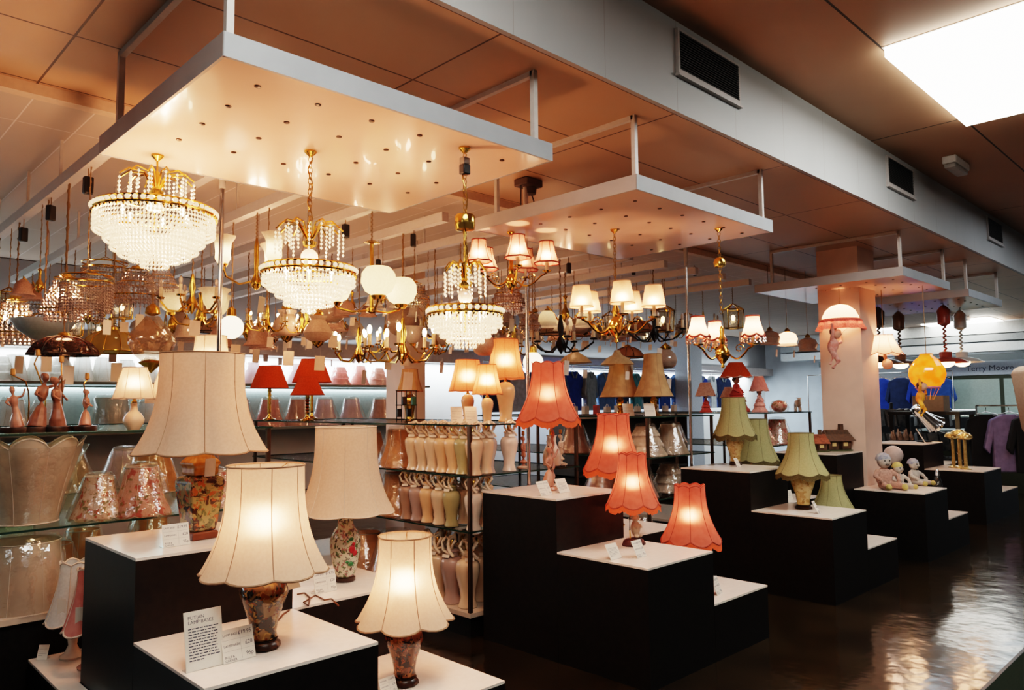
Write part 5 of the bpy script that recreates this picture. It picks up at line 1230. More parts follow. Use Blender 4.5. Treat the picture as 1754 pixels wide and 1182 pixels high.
rows=[(1.101,3.53,[4.72,4.60,4.48,4.36,4.24,4.13,4.01],['taupe','cream','cream','peach','peach','sage','cream'],'top',1.0),
      (1.101,3.68,[4.70,4.57,4.44,4.31,4.18,4.05],['peach','cream','mauve','cream','white','cream'],'top back',1.0),
      (0.721,3.53,[4.80,4.67,4.54,4.40,4.26,4.02],['taupe','mauve','peach','cream','sage','white'],'middle',1.0),
      (0.721,3.68,[4.75,4.60,4.45,4.30,4.15,4.03],['mauve','cream','sage','cream','white','cream'],'middle back',1.0),
      (0.171,3.56,[4.62,4.46,4.29,4.12],['amber','cream','mauve','cream'],'bottom',1.3),
      (0.171,3.75,[4.60,4.40,4.20],['cream','amber','cream'],'bottom back',1.3)]
rr=random.Random(5)
for (z,x,ys,cs,rn,s) in rows:
    for i,(y,cname) in enumerate(zip(ys,cs)):
        lb='%s glazed jar lamp base, %s in the %s row of the jar shelves' % (cname.replace('_',' '),ORD[i],rn)
        rc={'jar_body':GL[cname],'jar_lid':GL[cname]}
        if jfirst: JP.location=(x,y,z); JP['label']=lb; JP['group']='pale ginger jar lamp bases'; JP.rotation_euler.z=-0.9; JP.scale=(s,s,s); jfirst=False; firstcol=rc; jp0=JP
        else: dup(jp0,(x,y,z),-0.9+rr.uniform(-0.5,0.5),lb,None,s,rc)
# white jars and jug at the near end of the jar shelves
for (x,y,cname,lb) in ((3.70,4.02+0.03,'blue_grey','blue grey jar lamp base at the near corner of the top jar shelf'),(3.92,4.06,'white','white jar lamp base with folded flex beside the jug lamp base')):
    dup(jp0,(x,y,1.101),-0.4,lb,'pale ginger jar lamp bases',1.0,{'jar_body':GL[cname],'jar_lid':GL[cname]})
t=thing('jug_lamp_base','white jug shaped lamp base with looped handle on the jar shelves','lamp base',(4.42,4.09,1.101),0.3)
q=MB(); q.lathe([(0.06,0),(0.072,0.01),(0.070,0.03),(0.074,0.07),(0.066,0.12),(0.045,0.16),(0.034,0.19),(0.036,0.23),(0.045,0.245)],20); q.build('jug_body',GL['white'],t)
q=MB(); q.tube([(-0.033,0,0.225),(-0.07,0,0.235),(-0.085,0,0.20),(-0.06,0,0.165),(-0.075,0,0.13),(-0.068,0,0.10)],0.007,7); q.build('jug_handle',GL['white'],t)
q=MB(); q.lathe([(0.014,0.245),(0.02,0.25),(0.018,0.29),(0.012,0.297)],12); q.build('lamp_holder',GOLD,t)
# figurines without shades beside the jug
for (u,v,s,lb) in ((905,806,0.8,'small ceramic figurine lamp stand left of the jug lamp base'),(1022,812,0.8,'gilt ceramic figurine lamp stand right of the jug lamp base')):
    p=on_z(u,v,1.10); x=min(max(p.x,4.1),4.56); 
    if u>1000: x=4.56
    t=thing('ceramic_figurine_lamp',lb,'lamp base',(x if u>1000 else 4.13,4.12,1.101),0.2)
    remesh(figure_mb(0.24).build('figure',PINKCER if u<1000 else DOVE,t,(0,0,0.012)))
    q=MB(); q.lathe([(0.05,0),(0.052,0.012),(0.03,0.02)],16); q.build('base_plate',DOVE,t); gold_stem(t,[(0.03,0.02,0.02),(0.04,0.03,0.15),(0.03,0.02,0.25)])

# ------------------------------------------------------------------ wrapped lampshades
FLORALSH=shade_mat('rose_print_cloth',(0.80,0.58,0.44),(0.74,0.52,0.38),0.3,pattern=[((0.55,0.14,0.09),26,0.54,0.60),((0.30,0.26,0.10),34,0.58,0.63),((0.85,0.70,0.60),18,0.58,0.62)])
PINKFL=shade_mat('pink_rose_print_cloth',(0.80,0.50,0.42),(0.74,0.44,0.36),0.3,pattern=[((0.62,0.16,0.13),22,0.53,0.59),((0.34,0.28,0.12),30,0.58,0.63)])
WHITESH=shade_mat('white_cloth',(0.86,0.85,0.82),None,0.4); LILAC=shade_mat('lilac_cloth',(0.80,0.62,0.66),None,0.35); ROSESH=shade_mat('rose_cloth',(0.78,0.36,0.32),(0.70,0.30,0.27),0.35,scale=30)
APRSH=shade_mat('apricot_wrapped_cloth',(0.80,0.40,0.19),(0.70,0.33,0.15),0.3,scale=14); BEIGESH=shade_mat('beige_wrapped_cloth',(0.66,0.52,0.40),(0.6,0.46,0.35),0.3,scale=14)
GREYGR=shade_mat('grey_green_cloth',(0.50,0.52,0.45),None,0.3); MAUVESH=shade_mat('dusty_pink_cloth',(0.62,0.34,0.28),(0.54,0.28,0.23),0.3,scale=20)
WRAP=glassy('plastic_wrap',(0.97,0.96,0.94),0.16,0.12,body=(0.8,0.75,0.7),bf=0.06)
PT=mat('pale_trim',(0.70,0.58,0.48),0.7)
WP={}
def wproto(key,H,rt,rb,n,notch,sb,st,p,tiers=0,wrap=True):
    t=thing('wrapped_lampshade' if wrap else 'loose_lampshade','x','lampshade',(0,0,-60))
    if tiers:
        q=MB(); pr=[]
        for i in range(tiers): 
            f0=i/tiers; f1=(i+1)/tiers; r0=rt+(rb-rt)*f0; r1=rt+(rb-rt)*f1; pr+=[(r0*0.92,H*(1-f0)),(r1*1.06,H*(1-f1)+0.012),(r1*1.04,H*(1-f1))]
        q.lathe(pr,48,cap=False,fn=lambda a,i:1+0.03*math.cos(12*a)*(i%3>0)); q.build('lamp_shade',WHITESH,t)
    else: shade(t,H,rt,rb,WHITESH,PT,n=n,notch=notch,sb=sb,st=st,p=p,sub=5,rows=9,tr=0.003)
    if wrap:
        q=MB(); q.lathe([(0.0,-0.012),(rb*0.8,-0.014),(rb*1.09,0.0),(rb*1.02,H*0.2),((rb+rt)*0.52,H*0.55),(rt*1.12,H*0.95),(rt*0.9,H+0.025),(rt*0.3,H+0.035),(0.0,H+0.035)],20,cap=False,fn=lambda a,i:1+0.03*math.sin(5*a+i*1.7)+0.015*math.sin(11*a-i)); q.build('plastic_wrap',WRAP,t)
    WP[key]=[t,False]; return t
wproto('bell',0.28,0.095,0.185,8,0.05,0.02,0.0,2.0); wproto('empire',0.26,0.10,0.18,8,0.0,0.0,0.0,1.1); wproto('tier',0.26,0.09,0.18,8,0,0,0,1,3); wproto('drum',0.30,0.15,0.19,8,0.03,0.0,0.0,1.3)
def wrapped(key,col,loc,s,label,group,rz=0.0,flip=False,trim=None):
    P,usedp=WP[key]; rc={'lamp_shade':col}
    if not usedp:
        o=P; WP[key][1]=True; o.location=loc; o.scale=(s,s,s) if isinstance(s,(int,float)) else s; o['label']=label; o['group']=group; o.rotation_euler.z=rz
    else: o=dup(P,loc,rz,label,group,s,rc)
    if not usedp:
        for c in o.children:
            if c.name.split('.')[0]=='lamp_shade': c.material_slots[0].link='OBJECT'; c.material_slots[0].material=col
    if flip: o.rotation_euler.x=PI
    return o
# left shelf unit
t=thing('wrapped_lampshade','large cream scalloped shade standing upside down at the left edge','lampshade',(0.985,4.76,0.986+0.40),0.2,'wrapped shades on the nearest shelf unit'); t.rotation_euler.x=PI
shade(t,0.395,0.15,0.265,BEIGESH,PT,n=8,notch=0.12,sb=0.055,st=0.0,p=1.5,sub=6,rows=10,tr=0.004)
q=MB(); q.lathe([(0.0,0.397),(0.15,0.396),(0.18,0.3),(0.23,0.1),(0.285,-0.01)],24,cap=False,fn=lambda a,i:1+0.03*math.sin(5*a+i*1.7)); q.build('plastic_wrap',WRAP,t)
for (key,col,u,v,z,s,lb) in (('bell',FLORALSH,168,884,0.9855,0.80,'smaller floral print shade in plastic, left of the pink one'),('bell',PINKFL,240,890,0.9855,0.95,'pink rose print shade in plastic wrap beside the square jar lamp'),
      ('bell',PINKFL,378,888,0.9855,0.75,'pink frilled shade in plastic half hidden behind the square jar lamp'),('empire',BEIGESH,75,832,0.9855,1.25,'pale wrapped shade behind the upside down scalloped shade'),
      ('drum',BEIGESH,15,840,0.9855,1.1,'pale wrapped drum shade at the far left of the glass shelf'),('empire',APRSH,290,838,0.9855,1.1,'apricot wrapped shade deep on the shelf behind the pink rose shade'),('bell',LILAC,195,828,0.9855,1.0,'lilac striped wrapped shade deep on the nearest glass shelf'),
      ('drum',BEIGESH,35,1050,0.5555,1.15,'tall cream shade on the bottom deck at the left edge'),('bell',APRSH,88,1018,0.5555,1.0,'amber wrapped shade on the bottom deck next to the cream shade'),('drum',WHITESH,5,980,0.5555,1.0,'white wrapped shade on the bottom deck at the very left'),('bell',APRSH,140,985,0.5555,1.0,'apricot wrapped shade deep on the bottom deck'),
      ('bell',APRSH,255,965,0.5555,1.1,'apricot wrapped shade on the bottom deck behind the tall plinth')):
    p=on_z(u,v,z); f_=max(1.0,4.70/p.y); p.x=max(0.32,min(2.0,p.x*f_)); p.y=min(6.4,p.y*f_)
    wrapped(key,col,(p.x,p.y,z),s,lb,'wrapped shades on the nearest shelf unit',0.3)
# apricot wrapped shades on the jar unit, beyond the jars
for (y,z,s,lb) in ((5.10,1.1005,1.05,'top'),(5.12,0.7205,1.15,'middle'),(5.15,0.1705,1.35,'bottom')):
    wrapped('bell',APRSH,(3.68,y,z),s,'apricot wrapped shade past the jars on the %s level of the jar unit'%lb,'apricot wrapped shades',0.2)
for (y,z,s,lb) in ((5.56,1.1005,1.0,'top'),(5.58,0.7205,1.1,'middle'),(5.6,0.1705,1.3,'bottom')):
    wrapped('empire',APRSH,(3.68,y,z),s,'farther apricot wrapped shade on the %s level of the jar unit'%lb,'apricot wrapped shades',0.2)
# shades on the unit behind the green lamps
for (x,y,z,key,col,s,lb) in ((5.86,4.22,1.1005,'tier',BEIGESH,1.05,'cream pleated wrapped shade, nearest on the shelf behind the green lamps'),(5.86,4.66,1.1005,'bell',MAUVESH,1.0,'dusty pink wrapped shade behind the cream pleated one'),(5.86,5.1,1.1005,'bell',MAUVESH,0.95,'dusty pink wrapped shade third along the shelf behind the green lamps'),(6.32,4.25,1.1005,'bell',BEIGESH,1.0,'beige wrapped shade at the right end of the shelf behind the green lamps'),
       (5.86,4.3,0.7205,'bell',MAUVESH,1.0,'brown pink wrapped shade one level below the pleated one'),(5.86,4.75,0.7205,'empire',MAUVESH,1.0,'dark wrapped shade deeper on the lower glass shelf'),(6.35,4.3,0.7205,'tier',BEIGESH,1.0,'beige pleated wrapped shade on the lower shelf, right end'),
       (5.86,4.3,0.1705,'bell',MAUVESH,1.2,'wrapped shade on the bottom deck behind the coral lamps'),(5.86,4.85,0.1705,'bell',APRSH,1.2,'second wrapped shade on the bottom deck behind the coral lamps'),
       (8.1,4.25,1.1005,'tier',PINKFL,1.0,'floral tiered wrapped shade left of the white column'),(8.55,4.25,1.1005,'bell',PINKFL,1.0,'floral bell wrapped shade near the white column')):
    wrapped(key,col,(x,y,z),s,lb,'wrapped shades on the middle shelf units',0.4)
# back wall shelves
ups=[(0,'tier',WHITESH),(25,'bell',WHITESH),(65,'bell',WHITESH),(103,'tier',WHITESH),(140,'bell',WHITESH),(175,'bell',WHITESH),(215,'empire',WHITESH),(255,'bell',WHITESH),(395,'empire',LILAC),(432,'bell',LILAC),(470,'tier',LILAC),(508,'bell',LILAC),(548,'tier',LILAC),(582,'tier',ROSESH),(616,'bell',ROSESH),(648,'tier',MAUVESH)]
cc={}
for i,(u,key,col) in enumerate(ups):
    p=on_y(u,653,9.46); nm='white' if col is WHITESH else ('lilac' if col is LILAC else 'rose')
    c=cc.get(nm,0); cc[nm]=c+1
    wrapped(key,col,(p.x,9.46,1.8855),(0.85,0.85,1.0),'%s plastic wrapped shade on the upper wall shelf, %s %s one from the left'%(nm,ORD[c],nm),'wrapped shades on the back wall',0.2)
lows=[(20,'bell',WHITESH),(75,'tier',WHITESH),(190,'drum',GREYGR),(255,'empire',WHITESH),(410,'bell',LILAC),(462,'bell',ROSESH),(510,'bell',MAUVESH),(556,'bell',LILAC),(602,'bell',LILAC),(652,'bell',MAUVESH)]
cc={}
for i,(u,key,col) in enumerate(lows):
    p=on_y(u,700,9.3); nm={id(WHITESH):'white',id(LILAC):'lilac',id(ROSESH):'rose',id(MAUVESH):'dusty pink',id(GREYGR):'grey green'}[id(col)]
    c=cc.get(nm,0); cc[nm]=c+1
    wrapped(key,col,(p.x,9.3,1.3305),(1.15,1.15,1.25),'%s wrapped shade on the lower wall shelf, %s %s one from the left'%(nm,ORD[c],nm),'wrapped shades on the back wall',0.2)
# swing tickets on the bright wall
tk=None
for i,(u,v) in enumerate(((75,606),(111,619),(193,613),(415,614),(455,613),(480,619),(605,616),(635,618),(568,622),(665,620))):
    p=on_y(u,v,9.40)
    lb='small brown hanging ticket above the wall shelf, %s from the left'%ORD[[75,111,193,415,455,480,568,605,635,665].index(u)]
    if tk is None:
        q=MB(); q.box(-0.045,0.045,-0.002,0.002,-0.05,0.05); tk=q.build('hanging_ticket',mat('ticket_brown',(0.30,0.20,0.15),0.7),None,tuple(p),smooth=False); tag(tk,lb,'ticket','hanging tickets'); q=MB(); q.tube([(0,0,0.05),(0,0,2.27-p.z)],0.0015,3); q.build('ticket_string',CARD,tk)
    else:
        o=dup(tk,tuple(p),0.1*i,lb)
        for c in o.children: c.scale=(1,1,(2.27-p.z)/(2.27-tk.location.z))

# ------------------------------------------------------------------ lamps standing on the shelf units
def jarlamp(label,loc,group,s,bcol,scol,trim,H,rt,rb,bz=None,lit=0,round_=False,p=1.8,name='table_lamp'):
    t=table_lamp(name,label,loc,group); b=0.26*s
    q=MB()
    if round_: q.lathe([(0.045*s,0),(0.05*s,0.01*s),(0.075*s,0.05*s),(0.08*s,0.08*s),(0.06*s,0.12*s),(0.03*s,0.15*s),(0.024*s,0.2*s),(0.028*s,0.21*s)],20); b=0.21*s
    else: q.lathe([(0.046*s,0),(0.05*s,0.006*s),(0.040*s,0.03*s),(0.046*s,0.10*s),(0.06*s,0.17*s),(0.064*s,0.20*s),(0.056*s,0.235*s),(0.03*s,0.26*s)],20)
    q.build('jar_body',bcol,t); holder(t,b+0.001,b+0.06+0.2*H,0.010)
    shade(t,H,rt,rb,scol,trim,n=8,notch=0.02,sb=0.004,p=p,z=b+0.03,sub=4,rows=8,tr=0.003,frame=True)
    if lit: light('POINT',(0,0,b+0.03+H*0.45),lit,WARM,t,0.03)
    return t
OG='apricot shaded jar lamps on the jar unit'
jarlamp('lit apricot lamp on a peach jar, leftmost of three on the jar unit',(4.0,4.62,1.456),OG,0.85,GL['peach'],ORANGE,ORTRIM,0.25,0.095,0.155,lit=5,p=1.2)
jarlamp('tallest lit apricot lamp on a tall peach jar on the jar unit',(4.10,4.28,1.456),OG,1.2,GL['peach'],ORANGE,ORTRIM,0.31,0.10,0.155,lit=5,p=1.4)
jarlamp('smallest lit apricot lamp in front of the taller pair on the jar unit',(3.74,4.10,1.456),OG,0.72,GL['peach'],ORANGE,ORTRIM,0.215,0.068,0.115,lit=6,p=1.4)
jarlamp('small tan shaded brass lamp on the jar unit left of the apricot lamps',(4.0,5.4,1.456),None,0.9,BRASS,TAN,ORTRIM,0.19,0.07,0.115)
card('left one of two cards before the apricot lamps',(3.62,4.30,1.4565),0.09,0.13,-0.5,0.35,None,None,6); card('right one of two cards before the apricot lamps',(3.64,4.16,1.4565),0.09,0.13,-0.5,0.35,None,None,6)
# brick red cone shades on brass candlesticks
def candlestick_lamp(label,loc,h,H,rt,rb):
    t=table_lamp('candlestick_lamp',label,loc,'brick red shaded lamps')
    q=MB(); q.lathe([(0.06,0),(0.062,0.012),(0.03,0.025),(0.014,0.05)]+[(0.013+0.007*((i)%2),0.05+(h-0.08)*(i+1)/13) for i in range(12)]+[(0.012,h)],16); q.build('brass_candlestick',BRASS,t)
    shade(t,H,rt,rb,REDSH,mat('dark_red_trim',(0.25,0.04,0.02),0.7),n=8,notch=0,sb=0,p=1.0,z=h-0.02,sub=4,rows=3,seams=False,tr=0.002)
for (u,v,y,h,H,rt,rb,lb) in ((452,713,7.05,0.34,0.22,0.105,0.185,'brick red cone shade lamp, left of the trio on the jar unit'),(503,713,6.3,0.26,0.165,0.07,0.155,'smallest brick red cone shade lamp in front of the pair'),(535,716,7.0,0.40,0.24,0.11,0.20,'tallest brick red cone shade lamp, right of the trio')):
    r=ray(u,600); x=r.x/r.y*y; candlestick_lamp(lb,(max(x,3.5),y,1.456),h,H,rt,rb)
# cream pair and the lit lamp behind the tall cream lamp
jarlamp('cream cone shade lamp on a round pot, left of the tall cream lamp',(1.47,4.63,1.471),'cream pot lamps',0.72,GL['cream'],CREAM,TRIML,0.175,0.065,0.115,lit=3,round_=True,p=1.0)
jarlamp('second cream cone shade lamp on a round pot, half hidden by the tall shade',(1.71,4.74,1.471),'cream pot lamps',0.72,GL['cream'],CREAM,TRIML,0.175,0.065,0.115,lit=3,round_=True,p=1.0)
jarlamp('lit cream lamp showing above the tall cream bell shade',(2.06,5.0,1.471),None,1.15,GL['white'],CREAM,TRIML,0.27,0.10,0.15,lit=6)
# figurine stem lamps on the left glass shelf
for i,(u,s,col,arms,lb) in enumerate(((33,1.0,PINKCER,'up','figurine lamp with outstretched arms, leftmost on the glass shelf'),(66,1.35,BRONZE,'up','tallest bronze figurine lamp with crooked gold stem'),(102,1.25,BRONZE,'down','bronze winged figurine lamp left of the smallest figurine'),(148,0.95,PINKCER,'down','smallest pink figurine lamp, rightmost on the glass shelf'))):
    y=4.64; r=ray(u,650); x=r.x/r.y*y
    t=table_lamp('figurine_lamp',lb,(x,y,1.471),'figurine lamps without shades',0.4*i)
    q=MB(); q.lathe([(0.085,0),(0.09,0.012),(0.085,0.03)],18,sy=0.7); q.build('base_plate',WOODD,t)
    q=figure_mb(0.22*s,0.15*(1 if i%2 else -1),arms)
    if i==2: q.add([(0.0,0.01,0.15),(0.05,0.03,0.22),(0.12,0.035,0.26),(0.09,0.03,0.18),(0.0,0.0,0.12),(0.0,0.02,0.15),(0.05,0.045,0.22),(0.12,0.045,0.26),(0.09,0.045,0.18),(0.0,0.02,0.12)],[(0,1,2,3,4),(9,8,7,6,5),(0,5,6,1),(1,6,7,2),(2,7,8,3),(3,8,9,4),(4,9,5,0)])
    remesh(q.build('figure',col,t,(0,0,0.028)))
    gold_stem(t,[(0.05,0.01,0.03),(0.05,0.01,0.16),(0.045,0.01,0.22),(0.03-0.05*(i%2),0.01,0.27*s),(0.0+0.02*i-0.03,0.0,0.30*s)])
# tan parchment lamps and novelty lamps
def panel_lamp(label,loc,H,rt,rb):
    t=table_lamp('table_lamp',label,loc,'tan parchment lamps'); q=MB(); q.lathe([(0.075,0),(0.078,0.012),(0.04,0.03),(0.02,0.06),(0.038,0.09),(0.026,0.12),(0.036,0.15),(0.014,0.19)],8); q.build('gilt_base',GOLD,t)
    shade(t,H,rt,rb,TAN,mat('tan_trim',(0.42,0.26,0.14),0.7),n=6,notch=0.06,sb=0.0,p=2.0,z=0.185,sub=4,rows=8,tr=0.003)
panel_lamp('tan parchment lamp on a gilt base, left of the pair',(5.88,4.52,1.471),0.38,0.10,0.205); panel_lamp('tan parchment lamp on a gilt base, right of the pair',(5.92,4.16,1.471),0.40,0.085,0.19)
card('card leaning beside the left tan parchment lamp',(5.76,4.33,1.4715),0.11,0.12,-0.5,0.3,None,None,5); card('card leaning beside the right tan parchment lamp',(5.78,4.10,1.4715),0.11,0.12,-0.5,0.3,None,None,5)
STR=shade_mat('striped_pink_shade',(0.70,0.42,0.32),(0.60,0.33,0.25),0.3,scale=60); REDD=mat('red_doll',(0.50,0.06,0.04),0.6)
def novelty(label,loc,col,scol,H,rt,rb,hh,p=1.0):
    t=table_lamp('doll_lamp',label,loc,'novelty doll lamps'); s=hh/0.25
    q=MB(); q.lathe([(0.09*s,0),(0.095*s,0.01*s),(0.085*s,0.03*s)],20); q.build('base_plate',col,t)
    q=MB(); q.lathe([(0.075*s,0.03*s),(0.06*s,0.07*s),(0.07*s,0.075*s),(0.045*s,0.12*s),(0.052*s,0.125*s),(0.022*s,0.17*s),(0.028*s,0.19*s),(0.012*s,0.205*s)],24,fn=lambda a,i:1+0.05*math.cos(10*a)*(i<6)); 
    for sd in(-1,1): q.tube([(sd*0.025*s,0,0.188*s),(sd*0.05*s,-0.01*s,0.16*s),(sd*0.03*s,-0.04*s,0.14*s)],[0.009*s,0.008*s,0.006*s],7)
    q.build('doll_dress',col,t); q=MB(); q.ell((0,-0.002,0.228*s),(0.024*s,0.024*s,0.027*s),12,9); q.ell((0,-0.027*s,0.225*s),0.005*s,6,5); h=q.build('doll_head',SKIN,t); q=MB(); q.ell((0,0.006*s,0.235*s),(0.027*s,0.025*s,0.024*s),10,7); q.build('doll_hair',BRN,h)
    q=MB(); q.tube([(0.03*s,0.03*s,0.03*s),(0.03*s,0.03*s,hh+0.05)],0.004,6); q.build('brass_stem',BRASS,t)
    shade(t,H,rt,rb,scol,mat('pink_lace',(0.75,0.45,0.38),0.8),n=8,notch=0,sb=0.014,p=p,z=hh+0.01,sub=4,rows=5,seams=False,tr=0.004,x=0.03*s if False else 0)
for (u,x,y0,col,scol,H,rt,rb,hh,lb) in ((1209,8.05,0,REDD,STR,0.15,0.06,0.12,0.20,'doll lamp with striped pink shade, first of the novelty lamps'),(1262,8.3,0,REDD,REDSH,0.17,0.08,0.19,0.42,'doll lamp with bright red frilled shade and pale tag'),(1301,8.25,0,mat('pink_dress',(0.65,0.28,0.24),0.7,c2=(0.75,0.42,0.38),scale=40),ROSESH,0.16,0.05,0.11,0.25,'doll lamp in tiered pink dress with pink shade'),(1250,8.75,0,REDD,STR,0.12,0.06,0.12,0.18,'small round pink lamp behind the upper green lamp')):
    r=ray(u,690); y=min(max(r.y/r.x*x,4.15),6.2); novelty(lb,(x,y,1.471),col,scol,H,rt,rb,hh,1.0)
t=thing('cow_figurine','cream standing cow figurine at the right end of the novelty shelf','figurine',(8.88,4.14,1.471),0.6)
q=MB(); q.ell((0,0,0.10),(0.075,0.04,0.045),14,9); q.tube([(-0.06,0,0.11),(-0.095,0,0.145)],[0.028,0.02],9); q.ell((-0.115,0,0.15),(0.032,0.02,0.022),10,7)
for sx in(-1,1):
    for sy in(-1,1): q.tube([(sx*0.05,sy*0.022,0.09),(sx*0.052,sy*0.024,0.045),(sx*0.05,sy*0.024,0.0)],[0.018,0.012,0.011],8)
    q.ell((-0.098,sx*0.024,0.165),(0.008,0.014,0.007),7,5)
q.tube([(0.074,0,0.12),(0.088,0,0.09),(0.086,0,0.05)],[0.006,0.005,0.004],6)
remesh(q.build('cow_body',DOVE,t),0.005)
t=thing('wrapped_cushion','pink padded bundle in clear wrap before the cow figurine','bundle',(8.40,4.14,1.471),0.2)
q=MB(); q.ell((0,0,0.07),(0.14,0.085,0.07),18,10); q.build('cushion',PINKFL,t); q=MB(); q.lathe([(0.0,0.0),(0.15,0.004),(0.165,0.06),(0.12,0.13),(0.0,0.15)],18,cap=False,sy=0.62,fn=lambda a,i:1+0.04*math.sin(6*a+i)); q.build('plastic_wrap',WRAP,t)
# small pink lamps on the white ledge at the left
for i,(x,y,col,lb) in enumerate(((1.12,4.335,WHITESH,'small white scalloped lamp at the back of the low left plinth'),(1.14,4.10,ROSESH,'small rose pink lamp in the middle of the low left plinth'),(1.36,4.12,ROSESH,'small rose pink lamp half hidden by the nearest tall plinth'))):
    t=table_lamp('bedside_lamp',lb,(x,y,0.349),'small lamps on the low left plinth'); t.scale=(1.25,1.25,1.25)
    q=MB(); q.lathe([(0.045,0),(0.048,0.008),(0.03,0.02),(0.016,0.05),(0.022,0.09),(0.014,0.13),(0.018,0.16)],16); q.build('lamp_stem',PINKCER if i else DOVE,t); shade(t,0.215,0.055,0.105,col,PT,n=6,notch=0.08,sb=0.014,st=0.012,p=1.9,z=0.155,sub=5,rows=10)
    tagpart(t,-0.06,-0.06,0.26,0.03,0.06,-0.6,0.0,CARD,0.01)
card('small card at the back of the low left plinth',(1.0,4.40,0.3486),0.05,0.07,-0.7,0.35,None,None,4)
# chrome posts rising to the ceiling
for (u,v,x,y,lb) in ((377,500,None,4.45,'chrome pole rising behind the tall cream lamp'),(903,550,None,3.955,'chrome pole at the near edge of the jar unit'),(1178,560,None,4.005,'chrome pole at the near edge of the unit behind the green lamps')):
    p=on_y(u,v,y); q=MB(); q.lathe([(0.03,0),(0.03,0.02),(0.0135,0.025),(0.0135,2.93)],12); o=q.build('display_pole',CHROME,None,(p.x,y,0)); tag(o,lb,'pole','chrome display poles')
    q=MB(); q.lathe([(0.02,2.925),(0.02,ZC-0.06 if y>4.6 else ZC)],12); q.build('pole_collar',WHITEMETAL,o)
# black plug rack beyond the jars
t=thing('accessory_rack','black wire accessory rack on the jar unit beside the apricot shades','rack',(3.78,5.15,1.456))
q=MB()
for i in range(5): q.tube([(-0.10+0.05*i,0,0),(-0.10+0.05*i,0,0.26)],0.004,5)
for z in (0.02,0.14,0.26): q.tube([(-0.11,0,z),(0.11,0,z)],0.004,5)
q.build('wire_frame',BLACKPL,t)
for i in range(4): MB().box(-0.09+0.05*i-0.018,-0.09+0.05*i+0.018,-0.03,-0.006,0.04+0.10*(i%2),0.11+0.10*(i%2)).build('hung_pack',mat('green_pack',(0.03,0.12,0.08),0.4) if i==3 else BLACKPL,t,bevel=0.004,smooth=False)
# ------------------------------------------------------------------ clothing department beyond
CL={n:mat('cloth_'+n,c,0.85,c2=tuple(x*0.75 for x in c),scale=14) for n,c in dict(navy=(0.02,0.035,0.10),blue=(0.03,0.09,0.32),denim=(0.10,0.20,0.42),check=(0.42,0.48,0.58),grey=(0.25,0.28,0.30),teal=(0.05,0.20,0.22),black=(0.01,0.01,0.012),royal=(0.02,0.06,0.36),mauve=(0.22,0.18,0.32),white=(0.62,0.66,0.68)).items()}
def garment_proto():
    o=None; q=MB()
    out=[(-0.07,0.0),(0.07,0.0),(0.22,-0.07),(0.30,-0.42),(0.24,-0.50),(0.20,-0.30),(0.20,-0.72),(-0.20,-0.72),(-0.20,-0.30),(-0.24,-0.50),(-0.30,-0.42),(-0.22,-0.07)]
    q.prism(out,-0.05,0.05)
    t=thing('hanging_garment','x','garment',(0,0,-80)); q.build('jacket_body',CL['navy'],t,bevel=0.02,smooth=False)
    q=MB(); q.tube([(-0.18,0,-0.02),(0,0,0.03),(0.18,0,-0.02)],0.005,5); q.tube([(0,0,0.03),(0,0,0.08),(0.02,0,0.10),(0,0,0.115),(-0.015,0,0.10)],0.004,5); q.build('hanger',CHROME,t)
    q=MB(); q.prism([(-0.07,0.005),(-0.01,-0.12),(-0.04,-0.13),(-0.10,-0.02)],-0.06,-0.052); q.prism([(0.07,0.005),(0.10,-0.02),(0.04,-0.13),(0.01,-0.12)],-0.06,-0.052); q.build('lapels',CL['grey'],t,smooth=False)
    return t
GP=garment_proto(); gfirst=True
def garment(loc,col,label,group,rz=0,s=1.0):
    global gfirst
    if gfirst:
        gfirst=False; GP.location=loc; GP['label']=label; GP['group']=group; GP.rotation_euler.z=rz; GP.scale=(s,s,s)
        for c in GP.children:
            if c.name.split('.')[0]=='jacket_body': c.material_slots[0].link='OBJECT'; c.material_slots[0].material=CL[col]
        return GP
    return dup(GP,loc,rz,label,group,s,{'jacket_body':CL[col]})
def rail(label,p0,p1,z,wall=True):
    t=thing('clothes_rail',label,'clothes rail',((p0[0]+p1[0])/2,(p0[1]+p1[1])/2,0),group='clothes rails')
    d=Vector((p1[0]-p0[0],p1[1]-p0[1],0))/2; q=MB(); q.tube([-d+Vector((0,0,z)),d+Vector((0,0,z))],0.012,8); q.build('rail_bar',CHROME,t)
    for s in(-1,1): q=MB(); q.tube([d*s,d*s+Vector((0,0,z))],0.012,8); q.build('rail_post',CHROME,t)
rail('chrome clothes rail of blue jackets along the back wall',(8.2,9.1),(15.9,9.1),2.30)
cols=['navy','check','navy','denim','royal','grey','denim','navy','teal','black','blue','denim','black','royal','white','navy']
cnum={}
for i,c in enumerate(cols):
    cnum[c]=cnum.get(c,0)+1; x=8.5+0.48*i
    garment((x,9.1,2.18),c,'%s jacket on the back wall clothes rail, %s %s one along the rail'%(c,ORD[cnum[c]-1],c),'jackets on the back wall',0.25*((i%3)-1))
